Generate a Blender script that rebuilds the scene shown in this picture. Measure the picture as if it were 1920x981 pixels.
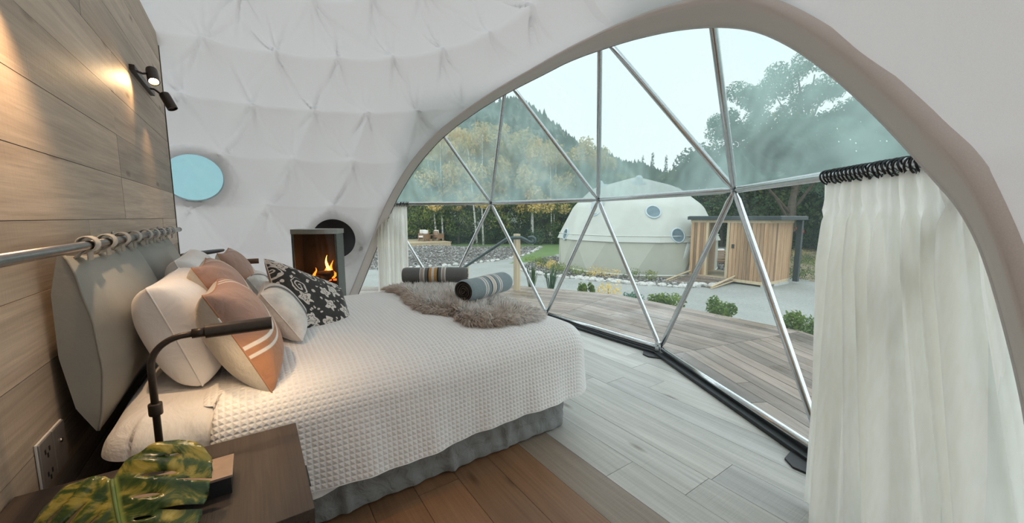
import bpy, bmesh, math, random
import numpy as np
from mathutils import Vector, Matrix, Euler
from mathutils.geometry import delaunay_2d_cdt, tessellate_polygon

PI = math.pi
random.seed(7)
rng = np.random.default_rng(7)
sc = bpy.context.scene
COL = sc.collection
for o in list(bpy.data.objects):
    bpy.data.objects.remove(o)

# ------------------------------------------------------------------ camera, world, exposure
cam_d = bpy.data.cameras.new('camera')
cam = bpy.data.objects.new('camera', cam_d)
COL.objects.link(cam)
cam.location = (0, 0, 1.4)
cam.rotation_euler = (math.radians(90 - 6.661), 0, math.radians(-34.351))
cam_d.sensor_width = 36
cam_d.lens = 36 * 715 / 1920
cam_d.clip_start = 0.02
cam_d.clip_end = 2000
sc.camera = cam

SKY = 1.95
world = bpy.data.worlds.new('overcast_sky')
sc.world = world
world.use_nodes = True
wn = world.node_tree
bg = wn.nodes['Background']
tc = wn.nodes.new('ShaderNodeTexCoord')
sx = wn.nodes.new('ShaderNodeSeparateXYZ')
rp = wn.nodes.new('ShaderNodeValToRGB')
rp.color_ramp.elements[0].position = 0.0
rp.color_ramp.elements[0].color = (0.90, 0.925, 0.93, 1)
rp.color_ramp.elements[1].position = 0.7
rp.color_ramp.elements[1].color = (0.80, 0.86, 0.89, 1)
wn.links.new(tc.outputs['Generated'], sx.inputs[0])
wn.links.new(sx.outputs['Z'], rp.inputs[0])
wn.links.new(rp.outputs[0], bg.inputs[0])
bg.inputs[1].default_value = SKY

sc.view_settings.view_transform = 'Standard'
sc.view_settings.look = 'None'
sc.view_settings.exposure = 0.22
sc.view_settings.gamma = 1.0
sc.view_settings.use_curve_mapping = False
try:
    sc.cycles.use_denoising = True
    sc.cycles.max_bounces = 6
    sc.cycles.diffuse_bounces = 3
    sc.cycles.transparent_max_bounces = 8
    sc.cycles.use_adaptive_sampling = True
    sc.cycles.adaptive_threshold = 0.05
    sc.cycles.sample_clamp_indirect = 6
    sc.cycles.caustics_reflective = False
    sc.cycles.caustics_refractive = False
except Exception:
    pass


# ------------------------------------------------------------------ material helpers
class NT:
    def __init__(s, name):
        s.m = bpy.data.materials.new(name)
        s.m.use_nodes = True
        s.t = s.m.node_tree
        s.out = s.t.nodes['Material Output']
        s.p = s.t.nodes['Principled BSDF']

    def n(s, kind, **kw):
        nd = s.t.nodes.new('ShaderNode' + kind)
        for k, v in kw.items():
            if k.startswith('i_'):
                key = k[2:].replace('_', ' ')
                s.put(nd.inputs[key], v)
            elif k.startswith('x'):
                s.put(nd.inputs[int(k[1:])], v)
            else:
                setattr(nd, k, v)
        return nd

    def put(s, sock, v):
        if isinstance(v, bpy.types.NodeSocket):
            s.t.links.new(v, sock)
        else:
            if sock.type == 'RGBA' and len(v) == 3:
                v = (*v, 1)
            sock.default_value = v

    def ramp(s, fac, stops, interp='LINEAR'):
        r = s.n('ValToRGB')
        r.color_ramp.interpolation = interp
        while len(r.color_ramp.elements) < len(stops):
            r.color_ramp.elements.new(0.5)
        for e, (p, c) in zip(r.color_ramp.elements, stops):
            e.position = p
            e.color = (*c, 1) if len(c) == 3 else c
        s.put(r.inputs[0], fac)
        return r.outputs[0]

    def mix(s, f, a, b, mode='MIX'):
        m = s.n('MixRGB', blend_type=mode)
        s.put(m.inputs[0], f)
        s.put(m.inputs[1], a)
        s.put(m.inputs[2], b)
        return m.outputs[0]

    def math(s, op, a, b=0.0, c=None):
        m = s.n('Math', operation=op)
        s.put(m.inputs[0], a)
        s.put(m.inputs[1], b)
        if c is not None:
            s.put(m.inputs[2], c)
        return m.outputs[0]

    def coords(s, scale=(1, 1, 1), kind='Object', rnd=0.0):
        t = s.n('TexCoord').outputs[kind]
        if rnd:
            r = s.n('ObjectInfo').outputs['Random']
            sc_ = s.math('MULTIPLY', r, rnd)
            va = s.n('VectorMath', operation='ADD')
            s.put(va.inputs[0], t)
            cb = s.n('CombineXYZ')
            s.put(cb.inputs[0], sc_); s.put(cb.inputs[1], sc_); s.put(cb.inputs[2], sc_)
            s.put(va.inputs[1], cb.outputs[0])
            t = va.outputs[0]
        mp = s.n('Mapping')
        s.put(mp.inputs['Vector'], t)
        mp.inputs['Scale'].default_value = scale
        return mp.outputs[0]

    def noise(s, vec, scale=5, detail=4, rough=0.55, dist=0.0):
        n = s.n('TexNoise')
        s.put(n.inputs['Vector'], vec)
        n.inputs['Scale'].default_value = scale
        n.inputs['Detail'].default_value = detail
        n.inputs['Roughness'].default_value = rough
        n.inputs['Distortion'].default_value = dist
        return n.outputs['Fac']

    def bump(s, h, strength=0.3, dist=0.01, normal=None):
        b = s.n('Bump')
        b.inputs['Strength'].default_value = strength
        b.inputs['Distance'].default_value = dist
        s.put(b.inputs['Height'], h)
        if normal is not None:
            s.put(b.inputs['Normal'], normal)
        return b.outputs[0]

    def set(s, **kw):
        for k, v in kw.items():
            s.put(s.p.inputs[k.replace('_', ' ')], v)
        return s


def simple(name, col, rough=0.6, metal=0.0, var=0.0, scale=20, bump=0.0, bscale=80, bdist=0.002, spec=0.5, sheen=0.0):
    m = NT(name)
    v = m.coords()
    c = col
    if var:
        f = m.noise(v, scale, 4)
        c = m.ramp(f, [(0.25, tuple(x * (1 - var) for x in col)), (0.75, tuple(min(1, x * (1 + var)) for x in col))])
    m.set(Base_Color=c, Roughness=rough, Metallic=metal)
    m.p.inputs['Specular IOR Level'].default_value = spec
    if sheen:
        m.p.inputs['Sheen Weight'].default_value = sheen
    if bump:
        m.set(Normal=m.bump(m.noise(v, bscale, 3), bump, bdist))
    return m.m


def wood(name, dark, light, axis, grain=1.0, tone=0.35, rough=0.55, saw=0.25, knots=True, seed=40.0, wet=False):
    m = NT(name)
    sc_ = [14 * grain] * 3
    sc_[axis] = 0.9 * grain
    v = m.coords(tuple(sc_), rnd=seed)
    f1 = m.noise(v, 1.0, 6, 0.62, 0.6)
    sc2 = [70 * grain] * 3
    sc2[axis] = 2.2
    f2 = m.noise(m.coords(tuple(sc2), rnd=seed), 1.0, 3, 0.6)
    mid = tuple((a + b) / 2 for a, b in zip(dark, light))
    c = m.ramp(f1, [(0.28, dark), (0.5, mid), (0.7, light)])
    c = m.mix(0.35, c, m.ramp(f2, [(0.3, dark), (0.7, light)]), 'MIX')
    r = m.n('ObjectInfo').outputs['Random']
    tn = m.ramp(r, [(0, (1 - tone,) * 3), (0.5, (1.0, 0.97, 0.93)), (1, (1 + tone * 0.6, 1 + tone * 0.58, 1 + tone * 0.55))])
    c = m.mix(1.0, c, tn, 'MULTIPLY')
    if knots:
        s3 = [5.0] * 3
        s3[axis] = 1.6
        vo = m.n('TexVoronoi')
        m.put(vo.inputs['Vector'], m.coords(tuple(s3), rnd=seed))
        vo.inputs['Scale'].default_value = 1.0
        kn = m.ramp(vo.outputs['Distance'], [(0.03, (0.30, 0.22, 0.16)), (0.13, (1, 1, 1))])
        c = m.mix(0.75, c, kn, 'MULTIPLY')
    m.set(Base_Color=c, Roughness=rough)
    h = f2
    s4 = [3.0] * 3
    s4[axis] = 110.0
    wv = m.noise(m.coords(tuple(s4), rnd=seed), 1.0, 2, 0.5)
    msk = m.noise(m.coords((1.5, 1.5, 1.5), rnd=seed), 1.0, 2)
    wv = m.math('MULTIPLY', wv, m.math('MULTIPLY', msk, saw * 4))
    h = m.math('ADD', m.math('MULTIPLY', f2, 0.5), wv)
    m.set(Normal=m.bump(h, 0.35, 0.004))
    if wet:
        rr = m.ramp(m.noise(m.coords((1, 1, 1)), 1.3, 4), [(0.4, (0.18,) * 3), (0.62, (0.6,) * 3)])
        m.set(Roughness=rr)
    return m.m


MAT = {}


# ------------------------------------------------------------------ mesh helpers
def link_mesh(name, me, mat=None, parent=None, smooth=False):
    o = bpy.data.objects.new(name, me)
    COL.objects.link(o)
    if mat is not None:
        for mm in (mat if isinstance(mat, (list, tuple)) else [mat]):
            me.materials.append(MAT[mm] if isinstance(mm, str) else mm)
    if smooth:
        me.polygons.foreach_set('use_smooth', np.ones(len(me.polygons), dtype=bool))
    if parent is not None:
        o.parent = parent
        if parent.type == 'EMPTY':
            o.matrix_parent_inverse = Matrix.Translation(-parent.location)
    return o


class MB:
    def __init__(s):
        s.v = []
        s.f = []
        s.uv = {}
        s.mi = []

    def add(s, vs, fs, M=None):
        b = len(s.v)
        if M is not None:
            vs = [M @ Vector(v) for v in vs]
        s.v += [tuple(v) for v in vs]
        s.f += [tuple(i + b for i in f) for f in fs]
        return s

    def box(s, lo, hi, M=None, bev=0.0):
        x0, y0, z0 = lo
        x1, y1, z1 = hi
        if bev <= 0:
            vs = [(x0, y0, z0), (x1, y0, z0), (x1, y1, z0), (x0, y1, z0), (x0, y0, z1), (x1, y0, z1), (x1, y1, z1), (x0, y1, z1)]
            fs = [(0, 3, 2, 1), (4, 5, 6, 7), (0, 1, 5, 4), (1, 2, 6, 5), (2, 3, 7, 6), (3, 0, 4, 7)]
            return s.add(vs, fs, M)
        bm = bmesh.new()
        bmesh.ops.create_cube(bm, size=1)
        for v in bm.verts:
            v.co = Vector(((x0 + x1) / 2 + v.co.x * (x1 - x0), (y0 + y1) / 2 + v.co.y * (y1 - y0), (z0 + z1) / 2 + v.co.z * (z1 - z0)))
        bmesh.ops.bevel(bm, geom=bm.edges[:], offset=bev, segments=2, affect='EDGES', profile=0.5)
        return s.bm(bm, M)

    def bm(s, bm, M=None):
        bm.verts.index_update()
        s.add([v.co.copy() for v in bm.verts], [[v.index for v in f.verts] for f in bm.faces], M)
        bm.free()
        return s

    def tube(s, pts, r, n=10, cap=True, M=None):
        pts = [Vector(p) for p in pts]
        N = len(pts)
        rs = r if isinstance(r, (list, tuple)) else [r] * N
        vs = []
        fs = []
        up = None
        for i, p in enumerate(pts):
            d = (pts[min(i + 1, N - 1)] - pts[max(i - 1, 0)]).normalized()
            if up is None:
                up = Vector((0, 0, 1)) if abs(d.z) < 0.9 else Vector((1, 0, 0))
            a = d.cross(up)
            if a.length < 1e-5:
                a = d.orthogonal()
            a.normalize()
            b = a.cross(d).normalized()
            up = b
            for k in range(n):
                t = 2 * PI * k / n
                vs.append(p + (a * math.cos(t) + b * math.sin(t)) * rs[i])
        for i in range(N - 1):
            for k in range(n):
                k2 = (k + 1) % n
                fs.append((i * n + k, i * n + k2, (i + 1) * n + k2, (i + 1) * n + k))
        if cap:
            fs.append(tuple(range(n))[::-1])
            fs.append(tuple((N - 1) * n + k for k in range(n)))
        return s.add(vs, fs, M)

    def lathe(s, prof, n=24, M=None):
        vs = []
        fs = []
        for (r, z) in prof:
            for k in range(n):
                t = 2 * PI * k / n
                vs.append((r * math.cos(t), r * math.sin(t), z))
        for i in range(len(prof) - 1):
            for k in range(n):
                k2 = (k + 1) % n
                fs.append((i * n + k, i * n + k2, (i + 1) * n + k2, (i + 1) * n + k))
        fs.append(tuple(range(n))[::-1])
        fs.append(tuple((len(prof) - 1) * n + k for k in range(n)))
        return s.add(vs, fs, M)

    def prism(s, poly, z0, z1, M=None):
        n = len(poly)
        vs = [(x, y, z0) for x, y in poly] + [(x, y, z1) for x, y in poly]
        fs = [tuple(range(n))[::-1], tuple(range(n, 2 * n))] + [(i, (i + 1) % n, n + (i + 1) % n, n + i) for i in range(n)]
        return s.add(vs, fs, M)

    def build(s, name, mat, parent=None, smooth=False):
        me = bpy.data.meshes.new(name)
        me.from_pydata(s.v, [], s.f)
        me.update()
        o = link_mesh(name, me, mat, parent, smooth)
        return o


def grid_mesh(name, P, mat, parent=None, uv=None, smooth=True, closed_u=False, closed_v=False, keep=None):
    """P: (nu,nv,3) array of points"""
    nu, nv = P.shape[:2]
    iu = np.arange(nu if closed_u else nu - 1)
    iv = np.arange(nv if closed_v else nv - 1)
    A, B = np.meshgrid(iu, iv, indexing='ij')
    A2 = (A + 1) % nu
    B2 = (B + 1) % nv
    F = np.stack([A * nv + B, A2 * nv + B, A2 * nv + B2, A * nv + B2], -1).reshape(-1, 4)
    if keep is not None:
        F = F[keep.reshape(-1)]
    return np_mesh(name, P.reshape(-1, 3), F, mat, parent, None if uv is None else uv.reshape(-1, 2), smooth)


def np_mesh(name, V, F, mat, parent=None, uv=None, smooth=True, attr=None):
    me = bpy.data.meshes.new(name)
    V = np.ascontiguousarray(V, dtype=np.float32)
    F = np.ascontiguousarray(F, dtype=np.int32)
    k = F.shape[1]
    me.vertices.add(len(V))
    me.vertices.foreach_set('co', V.ravel())
    me.loops.add(F.size)
    me.loops.foreach_set('vertex_index', F.ravel())
    me.polygons.add(len(F))
    me.polygons.foreach_set('loop_start', np.arange(0, F.size, k, dtype=np.int32))
    me.polygons.foreach_set('loop_total', np.full(len(F), k, dtype=np.int32))
    if uv is not None:
        u = me.uv_layers.new(name='UVMap')
        u.data.foreach_set('uv', np.ascontiguousarray(uv[F.ravel()], dtype=np.float32).ravel())
    if attr is not None:
        for an, av in attr.items():
            a = me.attributes.new(an, 'FLOAT', 'POINT')
            a.data.foreach_set('value', np.ascontiguousarray(av, dtype=np.float32))
    me.update(calc_edges=True)
    me.validate()
    return link_mesh(name, me, mat, parent, smooth)


def empty(name, loc=(0, 0, 0), rz=0.0):
    o = bpy.data.objects.new(name, None)
    COL.objects.link(o)
    o.location = loc
    o.rotation_euler = (0, 0, rz)
    o.empty_display_size = 0.1
    return o


def tag(o, label=None, cat=None, group=None, kind=None):
    if label: o['label'] = label
    if cat: o['category'] = cat
    if group: o['group'] = group
    if kind: o['kind'] = kind
    return o


def thing(name, label, cat, loc=(0, 0, 0), group=None, rz=0.0):
    return tag(empty(name, loc, rz), label, cat, group)


def children(o):
    return [c for c in o.children]


def copy_tree(o, parent=None):
    c = o.copy()
    COL.objects.link(c)
    if parent is not None:
        c.parent = parent
    for ch in children(o):
        copy_tree(ch, c)
    return c


def clip_poly(poly, clip):
    """Sutherland-Hodgman, clip convex ccw"""
    out = list(poly)
    for i in range(len(clip)):
        a = clip[i]
        b = clip[(i + 1) % len(clip)]
        inp = out
        out = []
        if not inp:
            break

        def side(p):
            return (b[0] - a[0]) * (p[1] - a[1]) - (b[1] - a[1]) * (p[0] - a[0])
        for j in range(len(inp)):
            p = inp[j]
            q = inp[(j + 1) % len(inp)]
            sp, sq = side(p), side(q)
            if sp >= 0:
                out.append(p)
            if (sp >= 0) != (sq >= 0):
                t = sp / (sp - sq)
                out.append((p[0] + t * (q[0] - p[0]), p[1] + t * (q[1] - p[1])))
    return out


def area(p):
    return 0.5 * sum(p[i][0] * p[(i + 1) % len(p)][1] - p[(i + 1) % len(p)][0] * p[i][1] for i in range(len(p)))


# ------------------------------------------------------------------ materials
def make_materials():
    M = MAT
    # dome liner: white fabric, translucency added to bring daylight into the room
    m = NT('liner_fabric')
    v = m.coords()
    f = m.noise(v, 420, 2)
    c = m.ramp(f, [(0.3, (0.75, 0.735, 0.73)), (0.7, (0.81, 0.795, 0.79))])
    d = m.n('BsdfDiffuse')
    m.put(d.inputs['Color'], c)
    tr = m.n('BsdfTranslucent')
    tr.inputs['Color'].default_value = (0.84, 0.83, 0.83, 1)
    mx = m.n('MixShader')
    mx.inputs[0].default_value = 0.25
    bmp = m.bump(m.noise(v, 30, 4), 0.12, 0.01)
    m.put(d.inputs['Normal'], bmp)
    m.t.links.new(d.outputs[0], mx.inputs[1])
    m.t.links.new(tr.outputs[0], mx.inputs[2])
    m.t.links.new(mx.outputs[0], m.out.inputs[0])
    M['liner'] = m.m
    # border band: beige tone carries the band's shade in its colour
    m = NT('border_fabric')
    v = m.coords()
    c = m.ramp(m.noise(v, 300, 2), [(0.3, (0.70, 0.64, 0.605)), (0.7, (0.76, 0.70, 0.665))])
    m.set(Base_Color=c, Roughness=0.9)
    m.set(Normal=m.bump(m.noise(v, 18, 3), 0.15, 0.01))
    M['border'] = m.m
    # sheer curtain
    m = NT('sheer_curtain')
    v = m.coords((1, 1, 0.15))
    c = m.ramp(m.noise(v, 60, 3), [(0.3, (0.93, 0.91, 0.84)), (0.7, (0.97, 0.96, 0.92))])
    d = m.n('BsdfDiffuse'); m.put(d.inputs['Color'], c)
    tr = m.n('BsdfTranslucent'); m.put(tr.inputs['Color'], c)
    tp = m.n('BsdfTransparent')
    mx = m.n('MixShader'); mx.inputs[0].default_value = 0.62
    m.t.links.new(d.outputs[0], mx.inputs[1]); m.t.links.new(tr.outputs[0], mx.inputs[2])
    mx2 = m.n('MixShader'); mx2.inputs[0].default_value = 0.10
    m.t.links.new(mx.outputs[0], mx2.inputs[1]); m.t.links.new(tp.outputs[0], mx2.inputs[2])
    m.t.links.new(mx2.outputs[0], m.out.inputs[0])
    M['curtain'] = m.m

    # window film: clean, and weathered with a dimming tint and mist haze added
    def film(name, haze, tint, drops, smear):
        m = NT(name)
        v = m.coords()
        tp = m.n('BsdfTransparent')
        tp.inputs['Color'].default_value = (*tint, 1)
        d = m.n('BsdfDiffuse'); d.inputs['Color'].default_value = (0.72, 0.86, 0.86, 1)
        tl = m.n('BsdfTranslucent'); tl.inputs['Color'].default_value = (0.70, 0.97, 0.94, 1)
        ds = m.n('MixShader'); ds.inputs[0].default_value = 0.7
        m.t.links.new(d.outputs[0], ds.inputs[1]); m.t.links.new(tl.outputs[0], ds.inputs[2])
        n1 = m.noise(v, 1.6, 2, 0.6, 0.8 if smear > 0.02 else 0.0)
        hz = m.math('MULTIPLY', m.ramp(n1, [(0.3, (0.55,) * 3), (0.75, (1.35,) * 3)]), haze)
        if smear > 0.02:
            wv = m.n('TexWave', wave_type='RINGS')
            m.put(wv.inputs['Vector'], v)
            wv.inputs['Scale'].default_value = 3.0
            wv.inputs['Distortion'].default_value = 7.0
            wv.inputs['Detail'].default_value = 1.0
            hz = m.math('ADD', hz, m.math('MULTIPLY', wv.outputs['Fac'], smear))
        vo = m.n('TexVoronoi')
        m.put(vo.inputs['Vector'], v)
        vo.inputs['Scale'].default_value = 26.0
        dr = m.ramp(vo.outputs['Distance'], [(0.06, (1, 1, 1)), (0.11, (0, 0, 0))])
        dr = m.math('MULTIPLY', m.math('MULTIPLY', dr, m.ramp(n1, [(0.5, (0, 0, 0)), (0.6, (1, 1, 1))])), drops)
        hz = m.math('MINIMUM', m.math('ADD', hz, dr), 0.9)
        mx = m.n('MixShader'); m.put(mx.inputs[0], hz)
        m.t.links.new(tp.outputs[0], mx.inputs[1]); m.t.links.new(ds.outputs[0], mx.inputs[2])
        gl = m.n('BsdfGlossy'); gl.inputs['Roughness'].default_value = 0.03
        fr = m.n('Fresnel'); fr.inputs['IOR'].default_value = 1.25
        mg = m.n('MixShader'); m.put(mg.inputs[0], m.math('MULTIPLY', fr.outputs[0], 0.5))
        m.t.links.new(mx.outputs[0], mg.inputs[1]); m.t.links.new(gl.outputs[0], mg.inputs[2])
        m.t.links.new(mg.outputs[0], m.out.inputs[0])
        return m.m
    M['film_upper'] = film('weathered_sky_dimming_film', 0.32, (0.45, 0.485, 0.485), 0.5, 0.03)  # grey tint added to hold the bright sky down, haze veils the distance
    M['film_lower'] = film('clear_window_film', 0.05, (0.84, 0.90, 0.90), 0.35, 0.012)
    M['porthole_film'] = film('frosted_porthole_film', 0.34, (0.40, 0.52, 0.56), 0.2, 0.06)

    M['steel'] = simple('galvanised_steel_tube', (0.62, 0.65, 0.66), 0.22, 1.0, 0.08, 30)
    M['steel_rail'] = simple('brushed_steel_rail', (0.26, 0.245, 0.235), 0.32, 1.0, 0.1, 30)
    M['black_rubber'] = simple('black_base_channel', (0.018, 0.022, 0.024), 0.5, 0, 0.2, 30)
    M['black_metal'] = simple('matt_black_metal', (0.022, 0.022, 0.024), 0.45, 0.2, 0.15, 60)
    M['bronze_lamp'] = simple('dark_bronze_lamp_metal', (0.055, 0.042, 0.034), 0.38, 0.55, 0.15, 60)
    M['lamp_copper'] = simple('brown_lamp_sleeve', (0.11, 0.055, 0.03), 0.45, 0.4, 0.15, 60)
    M['lamp_base_brown'] = simple('taupe_lamp_base_top', (0.36, 0.26, 0.20), 0.45, 0.3, 0.1, 40)
    M['screw'] = simple('bright_screw', (0.6, 0.6, 0.58), 0.3, 1.0, 0.05)
    # timber
    M['wall_wood'] = wood('weathered_oak_wall_plank', (0.34, 0.265, 0.20), (0.66, 0.55, 0.44), 1, 1.0, 0.36, 0.55, 0.35)
    M['floor_brown'] = wood('brown_oak_floor_plank', (0.17, 0.085, 0.042), (0.33, 0.185, 0.10), 1, 1.0, 0.2, 0.42, 0.4)
    M['floor_pale'] = wood('pale_limed_oak_floor_plank', (0.34, 0.335, 0.315), (0.62, 0.615, 0.59), 1, 1.0, 0.25, 0.38, 0.9)
    M['floor_taupe'] = wood('taupe_oak_floor_plank', (0.22, 0.17, 0.13), (0.42, 0.34, 0.27), 1, 1.0, 0.2, 0.4, 0.5)
    M['deck_wood'] = wood('wet_weathered_deck_board', (0.13, 0.092, 0.072), (0.34, 0.275, 0.235), 1, 1.0, 0.4, 0.4, 0.1, False, wet=True)
    M['dark_oak'] = wood('dark_stained_oak', (0.024, 0.016, 0.013), (0.075, 0.052, 0.040), 1, 2.0, 0.0, 0.55, 0.05, False)
    M['cedar'] = wood('cedar_cladding_board', (0.25, 0.145, 0.08), (0.52, 0.35, 0.21), 2, 1.0, 0.5, 0.65, 0.1, False)
    M['pale_timber'] = wood('pale_pine_post', (0.42, 0.33, 0.21), (0.62, 0.52, 0.36), 2, 1.0, 0.1, 0.6, 0.05, False)
    M['teak'] = wood('brown_garden_chair_timber', (0.20, 0.11, 0.06), (0.36, 0.22, 0.13), 0, 2.0, 0.1, 0.6, 0.05, False)
    M['joint'] = simple('dark_plank_joint', (0.05, 0.04, 0.035), 0.9)
    M['trim_dark'] = simple('dark_wall_edge_trim', (0.06, 0.05, 0.045), 0.6)
    # textiles
    m = NT('white_waffle_weave')
    uvn = m.n('TexCoord').outputs['UV']
    sp = m.n('SeparateXYZ'); m.put(sp.inputs[0], uvn)
    p_ = 0.024

    def ridge(s_):
        q = m.math('MULTIPLY', s_, PI / p_)
        return m.math('POWER', m.math('ABSOLUTE', m.math('SINE', q)), 2.5)
    hgt = m.math('MAXIMUM', ridge(sp.outputs[0]), ridge(sp.outputs[1]))
    big = m.noise(m.coords(), 4, 3)
    nb = m.bump(big, 0.25, 0.05)
    m.set(Base_Color=m.ramp(hgt, [(0.0, (0.86, 0.84, 0.83)), (1, (0.91, 0.895, 0.885))]), Roughness=0.9, Normal=m.bump(hgt, 0.55, 0.006, nb))
    m.p.inputs['Sheen Weight'].default_value = 0.15
    M['waffle'] = m.m

    def cotton(name, col, wr=0.35, wd=0.02, wscale=9):
        m = NT(name)
        v = m.coords(rnd=11.0)
        n1 = m.noise(v, wscale, 4, 0.5, 0.8)
        n2 = m.noise(v, 500, 2)
        c = m.ramp(n2, [(0.2, tuple(x * 0.93 for x in col)), (0.8, col)])
        m.set(Base_Color=c, Roughness=0.9, Normal=m.bump(n1, wr, wd))
        m.p.inputs['Sheen Weight'].default_value = 0.1
        return m.m
    M['white_cotton'] = cotton('white_cotton', (0.87, 0.85, 0.845))
    M['sheet_cotton'] = cotton('white_sheet_cotton', (0.82, 0.80, 0.79), 0.5, 0.03, 7)
    M['grey_linen'] = cotton('grey_green_linen', (0.335, 0.335, 0.305), 0.12, 0.01, 20)
    M['strap_linen'] = cotton('pale_linen_strap', (0.50, 0.475, 0.43), 0.2, 0.005, 40)
    M['skirt'] = cotton('grey_quilted_cotton', (0.265, 0.275, 0.27), 0.6, 0.03, 12)

    # terracotta / beige cushions: uv front
    def cushion_mat(name, front, back, style):
        m = NT(name)
        uvn = m.n('TexCoord').outputs['UV']
        s_ = m.n('SeparateXYZ'); m.put(s_.inputs[0], uvn)
        U, V = s_.outputs[0], s_.outputs[1]
        v = m.coords(rnd=13.0)
        wv = m.noise(v, 260, 2)
        fr = front
        blot = m.noise(v, 14, 3)
        c = m.ramp(blot, [(0.3, tuple(x * 0.84 for x in fr)), (0.7, tuple(min(1, x * 1.12) for x in fr))])
        if style == 'terracotta':
            # pale curved stripes sweeping across the lower half
            dx = m.math('SUBTRACT', U, 0.15)
            dy = m.math('SUBTRACT', V, 1.05)
            rad = m.math('SQRT', m.math('ADD', m.math('MULTIPLY', dx, dx), m.math('MULTIPLY', dy, dy)))
            st = m.ramp(rad, [(0.0, (0, 0, 0)), (0.60, (0, 0, 0)), (0.605, (1, 1, 1)), (0.635, (1, 1, 1)), (0.64, (0, 0, 0)), (0.69, (0, 0, 0)), (0.695, (1, 1, 1)), (0.72, (1, 1, 1)), (0.725, (0, 0, 0))])
            c = m.mix(st, c, (0.82, 0.76, 0.70))
            lamp_glow = m.ramp(V, [(0.42, (0.50, 0.22, 0.10)), (0.62, fr)])  # orange glow of the reading lamp painted into the lower part
            c = m.mix(0.75, c, m.mix(st, lamp_glow, (0.82, 0.76, 0.70)))
        if style == 'stripe':
            st = m.ramp(U, [(0.0, (0, 0, 0)), (0.30, (0, 0, 0)), (0.301, (1, 1, 1)), (0.32, (1, 1, 1)), (0.321, (0, 0, 0)), (0.34, (0, 0, 0)), (0.341, (1, 1, 1)), (0.44, (1, 1, 1)), (0.441, (0, 0, 0)), (0.46, (0, 0, 0)), (0.461, (1, 1, 1)), (0.48, (1, 1, 1)), (0.481, (0, 0, 0))], 'CONSTANT')
            c = m.mix(st, c, (0.035, 0.038, 0.04))
        if style == 'paisley':
            sc_ = m.n('Mapping'); m.put(sc_.inputs['Vector'], uvn); sc_.inputs['Scale'].default_value = (1, 1, 1)
            warp = m.n('TexNoise'); m.put(warp.inputs['Vector'], sc_.outputs[0]); warp.inputs['Scale'].default_value = 5.0
            va = m.n('VectorMath', operation='MULTIPLY_ADD')
            m.put(va.inputs[0], warp.outputs['Color']); va.inputs[1].default_value = (0.16, 0.16, 0); m.put(va.inputs[2], sc_.outputs[0])
            vo = m.n('TexVoronoi', voronoi_dimensions='2D'); m.put(vo.inputs['Vector'], va.outputs[0]); vo.inputs['Scale'].default_value = 4.2; vo.inputs['Randomness'].default_value = 0.75
            dist = vo.outputs['Distance']
            loc_ = m.n('VectorMath', operation='SUBTRACT')
            m.put(loc_.inputs[0], va.outputs[0]); m.put(loc_.inputs[1], vo.outputs['Position'])
            ls = m.n('SeparateXYZ'); m.put(ls.inputs[0], loc_.outputs[0])
            cs_ = m.n('SeparateXYZ'); m.put(cs_.inputs[0], vo.outputs['Color'])
            th_ = m.math('ARCTAN2', ls.outputs[1], ls.outputs[0])
            lobes = m.math('MULTIPLY', m.math('SINE', m.math('ADD', m.math('MULTIPLY', th_, 5.0), m.math('MULTIPLY', cs_.outputs[1], 6.28))), 0.07)
            fl = m.math('LESS_THAN', dist, m.math('ADD', lobes, 0.33))
            inner = m.math('GREATER_THAN', m.math('ABSOLUTE', m.math('SUBTRACT', dist, m.math('ADD', m.math('MULTIPLY', lobes, 0.6), 0.15))), 0.018)
            fl = m.math('MULTIPLY', fl, inner)
            sp_ = m.math('ABSOLUTE', m.math('SUBTRACT', m.math('FRACT', m.math('ADD', m.math('MULTIPLY', dist, 4.6), m.math('DIVIDE', th_, 6.2832))), 0.5))
            spi = m.math('MULTIPLY', m.math('LESS_THAN', sp_, 0.19), m.math('LESS_THAN', dist, 0.46))
            sel = m.math('GREATER_THAN', cs_.outputs[0], 0.45)
            pat = m.math('ADD', m.math('MULTIPLY', fl, sel), m.math('MULTIPLY', spi, m.math('SUBTRACT', 1.0, sel)))
            petal = m.n('TexVoronoi', voronoi_dimensions='2D', feature='DISTANCE_TO_EDGE'); m.put(petal.inputs['Vector'], va.outputs[0]); petal.inputs['Scale'].default_value = 17.0
            veins = m.ramp(petal.outputs['Distance'], [(0.02, (0.25, 0.22, 0.20)), (0.06, (1, 1, 1))])
            small = m.n('TexVoronoi', voronoi_dimensions='2D'); m.put(small.inputs['Vector'], va.outputs[0]); small.inputs['Scale'].default_value = 11.0
            dots = m.math('MULTIPLY', m.math('LESS_THAN', small.outputs['Distance'], 0.20), m.math('GREATER_THAN', dist, 0.50))
            pat = m.math('MINIMUM', m.math('ADD', pat, dots), 1.0)
            c = m.mix(pat, c, m.mix(0.55, (0.74, 0.68, 0.62), veins, 'MULTIPLY'))
        # back of the cushion by attribute
        at = m.n('Attribute', attribute_name='back')
        cb = m.ramp(wv, [(0.2, tuple(x * 0.92 for x in back)), (0.8, back)])
        c = m.mix(at.outputs['Fac'], c, cb)
        m.set(Base_Color=c, Roughness=0.92, Normal=m.bump(m.noise(v, 10, 4, 0.5, 0.6), 0.6, 0.03, m.bump(wv, 0.2, 0.002)))
        m.p.inputs['Sheen Weight'].default_value = 0.2
        return m.m
    M['terracotta'] = cushion_mat('terracotta_and_beige_weave', (0.42, 0.255, 0.20), (0.66, 0.60, 0.52), 'terracotta')
    M['stripe'] = cushion_mat('cream_with_black_stripe', (0.74, 0.71, 0.67), (0.74, 0.71, 0.67), 'stripe')
    M['paisley'] = cushion_mat('black_and_cream_scroll_print', (0.040, 0.038, 0.036), (0.35, 0.26, 0.17), 'paisley')

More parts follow.
